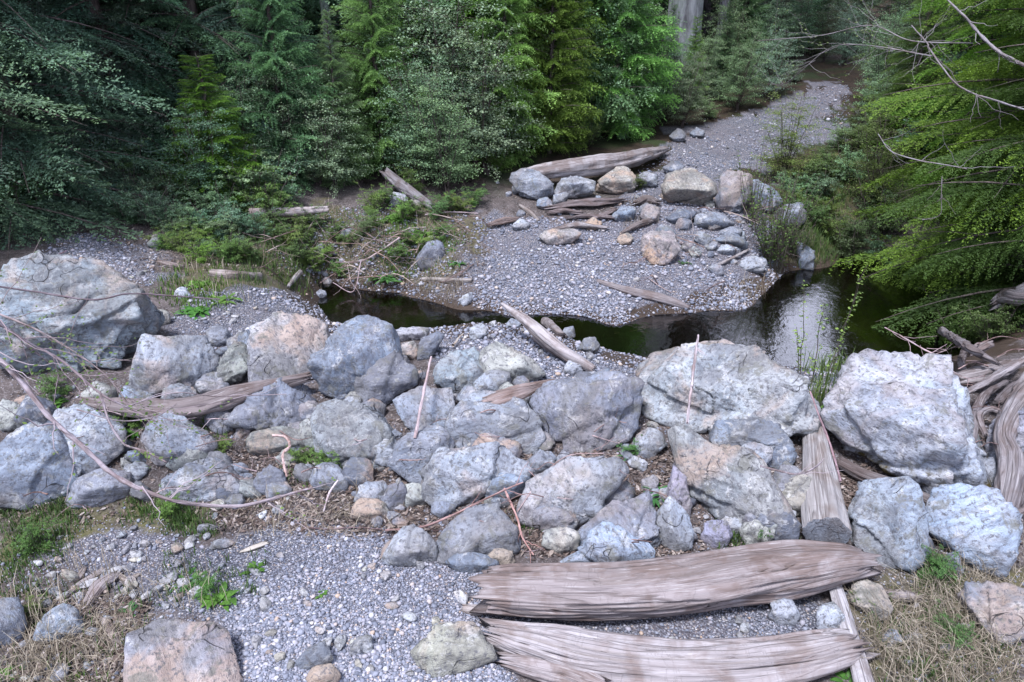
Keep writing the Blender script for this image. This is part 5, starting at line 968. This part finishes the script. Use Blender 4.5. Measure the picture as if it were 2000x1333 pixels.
for k, (px, Y, sc, ky, lab, cl) in enumerate([(70,8.0,.9,'shrC','dim shrub behind the gravel mound, under the leftmost hemlock',DK2),(150,8.4,.9,'shrC','dim shrub at the left side of the black hollow',DK2),(235,9.0,.7,'shrC','dim small shrub in the black hollow',DK),(400,9.4,.5,'shrB','shrub at the foot of the small bright cedar',DK2),
        (480,9.6,.6,'shrB','shrub just left of the pinkish cut log',BG),(560,9.9,.65,'shrB','shrub right behind the pinkish cut log',BG),(650,9.8,.6,'shrB','shrub between the pinkish cut log and the snag',BL),(820,10.2,.7,'shrB','shrub at the edge behind the grassy bank, right of the snag',BG),(930,10.8,.8,'shrB','shrub left of the far fallen log',BL),
        (470,10.9,.8,'shrA','shrub filling the edge behind the bright cedar, left',BG),(620,11.0,.5,'shrA','shrub filling the edge behind the pinkish cut log',BL),(1050,11.6,.7,'shrB','shrub right behind the far fallen log, left half',BL),(1120,11.9,.6,'shrB','shrub right behind the far fallen log, middle',BG),(1190,12.3,.6,'shrB','shrub right behind the far fallen log, right half',BL),
        (1440,13.7,.55,'shrB','shrub beside the middle of the gravel road, left side',BG),(1500,14.4,.5,'shrB','shrub beside the upper gravel road, left side',BL),(1545,15.4,.5,'shrC','low shrub beside the top of the gravel road, left side',BG),(1335,12.7,.5,'shrB','shrub at the lower left road edge above the far log tip',BG),(1385,13.2,.5,'shrC','low shrub on the left road edge between the trunks',CE),(1260,13.4,.7,'shrB','shrub above the end of the far fallen log',BG),(1330,14.0,.5,'shrB','shrub at the road edge before the thick pale trunk',BL),(1420,15.4,.7,'shrB','shrub at the road edge past the slender pale trunk',BG),(1480,16.0,.6,'shrB','shrub at the left of the vanishing road',BL),(1520,17.3,.5,'shrB','second shrub at the left of the vanishing road',BG),
        (1500,19.5,.8,'shrA','taller shrub behind the vanishing road, left',BL),(1570,20,.6,'shrA','taller shrub behind the vanishing road, middle',BG),(1640,20,.6,'shrA','taller shrub behind the vanishing road, right',BL),
        (1720,13.2,.7,'shrB','shrub on the road\'s right shoulder under the slim hemlock',BG),(1715,12.0,.45,'shrB','lower shrub on the road\'s right shoulder',BG),(1600,10.4,.38,'shrC','shrub behind the rounded grey rock',(.09,.14,.06)),(1730,9.6,.6,'shrB','shrub over the far end of the pool',(.08,.13,.05)),(1540,10.2,.5,'shrB','shrub behind the upright willow bush',(.11,.18,.06))]):
    put(ky, px, Y, sc, lab, 'shrub', 'filling shrubs at the forest edge', cl)
for i, px in enumerate(range(120, 600, 48)):
    put('shrC', px+rt.uniform(-15, 15), 7.75+.5*rt.rand()+(px-120)*.0012, rt.uniform(.42, .62), 'low leafy weed along the shaded edge behind gravel mound and creek end', 'shrub', 'low weeds along the shaded edge', (DK2, BG, (.11,.19,.07))[i % 3])
for i in range(16):
    put('shrC', 150+i*22+rt.uniform(-12, 12), 7.35+.45*rt.rand(), rt.uniform(.34, .5), 'dim leafy weed just behind the gravel mound', 'shrub', 'dim weeds just behind the gravel mound', (DK2, BG, DK)[i % 3])
for i in range(14):
    put('shrC', 300+i*13+rt.uniform(-12, 12), 6.75+.6*rt.rand(), rt.uniform(.2, .32), 'bright low weed between mound and creek end', 'shrub', 'bright weeds between mound and creek end', ((.12,.20,.06), (.10,.18,.06), BG)[i % 3])
for i, px in enumerate(range(60, 560, 40)):
    put('shrC', px+rt.uniform(-15, 15), 8.5+.5*rt.rand(), rt.uniform(.6, .85), 'dim leafy weed at the foot of the left-hand forest', 'shrub', 'dim weeds at the foot of the forest', (DK2, DK, BG)[i % 3])
for i, (px, Y, sc) in enumerate([(1600,9.0,.5),(1560,9.6,.5),(1640,9.0,.5),(1580,10.2,.6),(1620,9.9,.5),(1570,9.4,.35),(1610,9.2,.3),(1590,9.9,.4),(1640,9.5,.35),(1620,10.5,.5),(1670,10.4,.6),(1600,10.7,.35),(1670,11.3,.6),(1640,11.6,.5),(1700,11.4,.7),(1690,12.3,.7),(1710,12.9,.9),(1720,12.6,.9),(1690,9.0,.5),(1760,8.6,.55)]):
    put('shrC', px, Y, sc, 'low weed on the bank between willow bush and right-hand hemlocks', 'shrub', 'low weeds behind the pool', ((.09,.15,.06), BG, (.11,.18,.05))[i % 3])
for i, (px, Y, sc) in enumerate([(540,8.55,.3),(600,8.7,.32),(660,8.5,.3),(720,8.8,.34),(780,8.6,.3),(850,8.8,.3),(900,9.0,.3),(620,8.1,.26),(700,8.05,.28),(770,7.95,.26),(830,8.1,.25),(520,8.2,.35),(580,8.25,.33),(545,7.9,.3),(500,7.7,.3),(610,8.4,.3),(640,8.9,.36),(560,7.75,.3),(650,7.9,.22)]):
    if 440 < px < 680 and Y > 8.3: continue
    put('shrC', px+25, Y+.2, sc*1.15, 'tangled leafy weed on the brushy far bank', 'shrub', 'weeds of the brushy far bank', (.10,.165,.06))
    put('shrC', px, Y, sc*1.2, 'tangled leafy weed on the brushy far bank', 'shrub', 'weeds of the brushy far bank', ((.12,.20,.06), (.15,.25,.07), (.10,.16,.07))[i % 3])
for i, (px, Y, sc) in enumerate([(1860,6.5,.4),(1930,6.3,.45),(1990,6.1,.5),(1900,7.0,.5)]):
    put('shrC', px, Y, sc, 'dim weed behind the driftwood heap', 'shrub', 'dim weeds behind the driftwood heap', (.07,.12,.04))
for (px, Y, sc, lab) in [(60,8.7,.8,'hemlock low behind the gravel mound, far left'),(250,10.6,.75,'small hemlock directly over the black hollow'),(420,11.2,.8,'hemlock right behind the small bright cedar'),(510,10.4,.6,'young hemlock left of the leafy shrub by the pale slender trunk'),(-120,7.8,.8,'hemlock beyond the left edge, boughs in view')]:
    put('hemB', px, Y, sc, lab, 'tree', 'young hemlocks at the left forest edge', DK2)
# ---------------------------------------------------------------- willow bush, sapling, herbs, grass
def upright(label, px, py, n, Hh, spread, leaf, col, name='willow_bush', cat='bush', lift=0, seed=1, ls=.03, bark=(.12,.10,.09)):
    rg = np.random.RandomState(seed); B = hit(px, py, 0, lift)[0]; e = empty(name, B, label, cat); A = Acc(); L = Acc(); Q = []; t = []
    for k in range(n):
        a = rg.uniform(0, 6.28); b = spread*rg.uniform(.1, 1)**1.3; h = Hh*rg.uniform(.45, 1); u = np.linspace(0, 1, 9); r0 = rg.uniform(0, .12)
        P = np.stack([math.cos(a)*(r0+b*u**1.4), math.sin(a)*(r0+b*u**1.4), h*u-.05], -1)+np.cumsum(rg.normal(size=(9, 3))*.008, 0); V, F = tube(P, np.linspace(.0045, .0015, 9), 4); A.add(V, F)
        for j in range(leaf):
            i = rg.uniform(1.5, 7.99); p = P[int(i)]*(1-i % 1)+P[int(i)+1]*(i % 1)+rg.normal(size=3)*.012; v, f = leafquad(p, rg, ls*rg.uniform(.6, 1.2)); L.add(v, f, rg.rand())
    v, f, _ = A.out(); mk('stems', v+B, f, BARK, parent=e, origin=B, color=bark+(1,)); v, f, tt = L.out(); mk('leaves', v+B, f, LEAF, parent=e, origin=B, color=tuple(col)+(1,), attrs={'tone': tt})
upright('upright willow bush with many thin stems on the right bank of the gravel', 1510, 520, 75, 1.15, .42, 26, (.065,.11,.035), seed=1)
upright('smaller willow clump with dry stems right of the bush', 1545, 500, 40, .6, .3, 16, (.06,.09,.04), seed=2)
upright('tall thin-stemmed clump left of the upright willow bush', 1470, 440, 26, .95, .22, 16, (.08,.13,.04), seed=3)
upright('slender leafy sapling rising over the pool behind the cream and rust boulder', 1590, 745, 5, .85, .22, 60, (.14,.21,.06), name='sapling', cat='sapling', seed=4, ls=.022)
GP_ = None
def blades(P, rg, lo, hi, wd, bend=.5, lean=None):
    n = len(P); h = rg.uniform(lo, hi, n); a = rg.uniform(0, 6.28, n) if lean is None else lean+rg.normal(size=n)*.5; b = rg.uniform(.15, 1, n)*bend
    d = np.stack([np.cos(a), np.sin(a), np.zeros(n)], -1); s = np.stack([-np.sin(a), np.cos(a), np.zeros(n)], -1)*wd; z = np.array([0, 0, 1.0])
    p1 = P+d*(h*b*.35)[:, None]+z*(h*.6)[:, None]; p2 = P+d*(h*b)[:, None]+z*(h*(1-.35*b))[:, None]
    return np.stack([P-s*.5, P+s*.5, p1+s*.4, p1-s*.4, p1-s*.4, p1+s*.4, p2+s*.08, p2-s*.08], 1).reshape(-1, 4, 3), np.repeat(rg.rand(n), 2)
def grass(polys, ns, seed, lo, hi, wd, label, mat, col, clump=.06, per=9, bend=.6, lean=None):
    rg = np.random.RandomState(seed); P = pick(polys, [max(1, k//per) for k in ns], rg); P = np.repeat(P, per, 0)+rg.normal(size=(len(P)*per, 3))*np.array([clump, clump, 0]); P[:, 2] = H(P[:, 0], P[:, 1])-.01; P = P[P[:, 2] > WATER-.02]
    Q, t = blades(P, rg, lo, hi, wd, bend, lean); V = Q.reshape(-1, 3); mk('grass', V, np.arange(len(V)).reshape(-1, 4), mat, label, 'grass', kind='stuff', attrs={'tone': np.repeat(t, 4)}, color=tuple(col)+(1,))
GR = (.055,.10,.03)
grass([[(0,985),(170,965),(180,1010),(120,1060),(0,1130)], [(240,975),(350,985),(430,1020),(430,1045),(330,1035),(250,1010)], [(0,1110),(110,1080),(120,1160),(60,1200),(0,1200)], [(560,900),(650,880),(720,925),(640,950),(560,940)], [(1400,1035),(1560,1020),(1560,1060),(1420,1075)], [(1800,1090),(1870,1080),(1880,1160),(1800,1150)], [(1000,1000),(1040,1000),(1040,1040),(1000,1040)],[(390,780),(430,880),(440,900),(400,860)]],
      [1500, 1200, 300, 500, 900, 500, 160, 200], 1, .02, .07, .005, 'green grass and moss at the foot of the berm', LEAF, GR, .03, 14)
grass([[(1660,1180),(1850,1110),(2000,1150),(2000,1345),(1720,1345)], [(0,1180),(260,1200),(250,1345),(0,1345)], [(60,1100),(420,1100),(470,1200),(250,1200)], [(420,980),(760,960),(760,1010),(520,1040)], [(1830,1080),(2000,1090),(2000,1180),(1850,1120)]],
      [700, 200, 120, 60, 160], 2, .05, .20, .003, 'dry straw-coloured grass in both lower corners', STRAW, (1, 1, 1), .06, 8, .95, 2.4)
grass([[(1680,1190),(1850,1130),(2000,1200),(2000,1345),(1740,1345)], [(0,1150),(300,1150),(260,1345),(0,1345)], [(300,1080),(520,1080),(520,1180),(330,1180)]], [1100, 400, 350], 3, .02, .08, .005, 'green blades growing through the dry grass', LEAF, GR, .03, 12)
grass([[(600,470),(640,420),(900,410),(920,470),(860,560),(640,540)], [(330,520),(500,480),(620,560),(500,560),(380,570)], [(750,430),(900,450),(860,540),(760,560)], [(300,540),(440,555),(430,600),(360,610)]], [1000, 600, 1100, 500], 4, .03, .09, .008, 'green grass tufts on the far bank', LEAF, (.075,.14,.03), .05, 12)
grass([[(480,420),(930,400),(930,560),(820,600),(620,560)], [(820,545),(920,550),(910,600),(830,585)], [(1230,380),(1300,390),(1300,460),(1230,450)], [(1430,560),(1520,550),(1520,600),(1440,600)], [(300,500),(500,500),(450,600),(350,600)]], [900, 400, 200, 200, 300], 5, .05, .15, .004, 'dry grass hanging on the far bank', STRAW, (1, 1, 1), .06, 8, .9)
grass([[(470,470),(660,430),(670,545),(560,570),(430,560)], [(280,430),(470,430),(470,500),(330,500)]], [1500, 900], 8, .04, .15, .006, 'weedy grass around the creek\'s left end', LEAF, (.07,.12,.04), .07, 8)
grass([[(1540,400),(1680,370),(1700,510),(1560,525)], [(1640,300),(1700,280),(1700,400),(1600,400)]], [2600, 900], 7, .05, .18, .006, 'grass on the bank behind the pool', LEAF, (.07,.12,.04), .06, 10)
grass([[(1560,700),(1640,705),(1640,800),(1590,800)]], [500], 6, .06, .22, .005, 'grass tuft between the two very large boulders', LEAF, (.10,.15,.05), .05, 12)
grass([[(1670,1180),(1850,1120),(2000,1140),(2000,1345),(1740,1345)], [(0,1190),(250,1190),(240,1345),(0,1345)], [(430,990),(760,960),(700,1030),(520,1050)]], [1500, 600, 150], 9, .04, .13, .003, 'matted dry grass thatch on the foreground ground', STRAW, (1, 1, 1), .05, 10, 2.3)
def herb(label, px, py, n, ln, wd, col, lift=0, seed=0, up=.5):
    """rosette of broad arching leaves"""
    rg = np.random.RandomState(seed+900); B = hit(px, py, 0, lift)[0]; Q = []; T_ = []
    for k in range(n):
        a = rg.uniform(0, 6.28); l = ln*rg.uniform(.5, 1); e = rg.uniform(.25, 1)*up+.15; r0 = rg.normal(size=2)*ln*.25; base = B+np.array([r0[0], r0[1], 0])
        d = np.array([math.cos(a), math.sin(a), 0]); s = np.array([-math.sin(a), math.cos(a), 0]); u = np.linspace(0, 1, 6); ax = base+d*l*u[:, None]*math.cos(e)+np.array([0, 0, 1])*(l*(u*math.sin(e)*1.3-.5*u*u))[:, None]
        w_ = wd*l*np.array([.12, .75, 1, .85, .5, .04])*.5
        for i in range(5):
            f = .012*(1 if i % 2 else -1); Q.append([ax[i]-s*w_[i], ax[i]+s*w_[i], ax[i+1]+s*w_[i+1]+[0, 0, f*w_[i]*8], ax[i+1]-s*w_[i+1]]); T_.append(rg.uniform(.3, .9))
    Q = np.array(Q); V = Q.reshape(-1, 3); mk('herb_plant', V, np.arange(len(V)).reshape(-1, 4), LEAF, label, 'plant', 'low herbs', origin=B, attrs={'tone': np.repeat(np.array(T_), 4)}, color=tuple(col)+(1,))
HB = (.07,.16,.03)
for k, (lab, px, py, n, ln, wd, cl) in enumerate([('broad-leaved green herb in the lower left, largest',435,1170,26,.10,.34,HB),('darker green herb left of the largest broad-leaved herb',365,1140,22,.08,.3,(.04,.11,.03)),('green herb above the white pebbles, lower left',498,1110,16,.07,.34,HB),
        ('tiny green herb alone on the foreground gravel',628,1160,10,.04,.4,HB),('dark green herb at the left of the blue stone group',245,1195,14,.07,.34,(.04,.11,.04)),('fern-like dark green plant among berm boulders',1292,965,46,.13,.16,(.045,.14,.05)),('bright grass-like plant at the crevice above the fern-like plant',1238,888,26,.09,.12,(.05,.16,.05)),
        ('small green plant left of the blocky boulder',1018,1030,16,.06,.2,(.04,.10,.03)),('green herb beside the plank top',1632,1245,12,.07,.4,(.05,.13,.03)),('green herb under the splintered pale log\'s right end',1650,1325,14,.08,.35,(.05,.13,.03)),('green herb in the dry grass, lower right',1830,1210,22,.10,.3,(.05,.11,.03)),
        ('green herb under the blue-white cube boulder',1835,1110,26,.12,.2,(.05,.12,.03)),('green weed right of the huge boulder, upper',385,560,34,.16,.3,(.09,.19,.04)),('green weed below the white stone, right of the huge boulder',378,612,30,.15,.3,(.06,.17,.04)),('green weed beside the half-buried pale log',430,590,24,.14,.3,(.10,.19,.05)),
        ('lush herb on the far bank, upper left of three',810,462,40,.22,.22,(.08,.19,.04)),('lush herb on the far bank, rightmost small one',868,490,24,.16,.2,(.06,.17,.05)),('lush herb on the far bank above the water',755,545,40,.24,.2,(.06,.15,.05)),('herb cluster at the far bank top near the snag',770,430,40,.22,.2,(.08,.17,.04)),('herb at the gravel edge of the far bank',893,515,20,.14,.2,(.06,.17,.05)),
        ('mossy tuft by the two-tone boulder\'s foot',640,925,30,.09,.2,(.06,.14,.04)),('green weed below the pale lumpy boulder, left',270,895,30,.09,.25,(.08,.17,.04)),('green weed left of the split grey slab top',105,790,30,.10,.3,(.06,.15,.03)),('weed behind the thick bare branch, centre left',255,850,30,.10,.3,(.06,.15,.03)),
        ('yellow-green weed at the bottom left corner',20,1320,14,.08,.3,HB),('weed right of the bottom left weed',150,1320,10,.06,.3,(.08,.12,.03)),('yellow-green moss clump at the near waterline',690,640,26,.07,.35,(.14,.17,.04)),('small mossy weed at the violet pitted boulder',1218,800,16,.05,.35,(.09,.09,.02)),
        ('weed clump at the pool edge, right of the sapling',1615,800,26,.12,.15,(.07,.14,.04)),('herb by the white rust rock\'s right foot',1335,515,14,.10,.25,(.05,.12,.04))]):
    herb(lab, px, py, n, ln, wd, cl, seed=k)
for lab, px, py, sc, cl in [('bright weed cluster below the wide violet boulder', 640,915,.13,(.12,.21,.06)),('weed cluster at the foot of the pale lumpy boulder', 350,895,.10,(.10,.18,.05)),('weed cluster between left split slab and root log', 255,830,.14,(.10,.18,.05)),
        ('weed cluster in the gap under the huge pale boulder', 110,775,.15,(.08,.15,.05)),('weed cluster under the pale triangular boulder', 330,1000,.11,(.11,.20,.05)),('weed cluster at the bottom of the two-tone boulder', 590,900,.10,(.12,.20,.06)),
        ('dark weed cluster right of the long tilted boulder', 1470,1045,.12,(.06,.13,.04)),('weed cluster beside the blue-white cube-like boulder', 1815,1120,.14,(.07,.15,.05)),('weed cluster at the lower right edge of the long log', 1700,1190,.09,(.08,.14,.05)),
        ('weed cluster above the small egg-shaped boulder', 1235,885,.09,(.08,.19,.06)),('weed cluster in the lower left gravel', 400,1155,.10,(.08,.18,.05)),('dim weed cluster at the left edge in the grass', 70,1075,.14,(.07,.14,.04)),
        ('yellowish weed cluster near the bottom left stone', 60,1200,.10,(.11,.15,.05)),('weed cluster in the thatch at the right bottom', 1850,1250,.12,(.07,.14,.05)),('weed cluster left of the cream boulder foot', 430,880,.09,(.13,.20,.06))]:
    B = hit(px, py)[0]; plant('shrC', B[0], B[1], sc*1.5, rt.uniform(0, 6), lab, 'plant', None, cl)
# bare branches in front of the right-hand hemlocks
def hangbranch(label, pts, r, depth, twigs=8, tl=.5, leaves=0, tint=(.24,.23,.245)): stick(label, pts, [q*.62 for q in r] if isinstance(r, list) else r*.7, depth=depth, tint=tint, twigs=twigs, tl=tl, leaves=leaves, name='bare_branch', cat='branch', leafcol=(.12,.17,.08), leafsize=.028)
hangbranch('crooked grey bare branch in front of the right-hand hemlock, upper', [(1780,50),(1810,85),(1815,98),(1860,160),(1900,185),(1940,198),(2010,220)], [2.5,3.5,4], [5.9,5.6], 12, .45)
hangbranch('thick bare limb crossing the upper right corner', [(1850,0),(1890,40),(1925,80),(1960,110),(2040,150)], [4,6,7], [6.2,6.0], 8, .4)
hangbranch('fine grey branch arching level through the right-hand hemlock', [(1715,262),(1740,295),(1790,312),(1850,322),(1890,330)], [1.5,2.5,2.5], [6.2,5.9], 8, .35)
hangbranch('small drooping dead twig below the fine grey branch', [(1840,345),(1838,385),(1836,420),(1800,430)], 1.6, [6.0,6.1], 5, .25)
hangbranch('leafy arching branch over the road from the upper right', [(1900,85),(1780,80),(1700,50),(1600,70),(1480,80)], [3,2,1.5], [7.5,10.5], 26, .8, 9)
hangbranch('second leafy branch reaching over the road end', [(1820,110),(1700,90),(1620,95),(1540,160),(1500,165)], [3,2,1.5], [8.5,11.5], 26, .8, 9)
hangbranch('dead side twigs spreading right of the pale slender trunk', [(650,50),(700,48),(760,55),(800,60)], 1.8, [11.4,11.3], 12, .6)
hangbranch('lower dead side twig right of the pale slender trunk', [(705,98),(760,97),(820,94)], 1.8, 11.3, 6, .5)
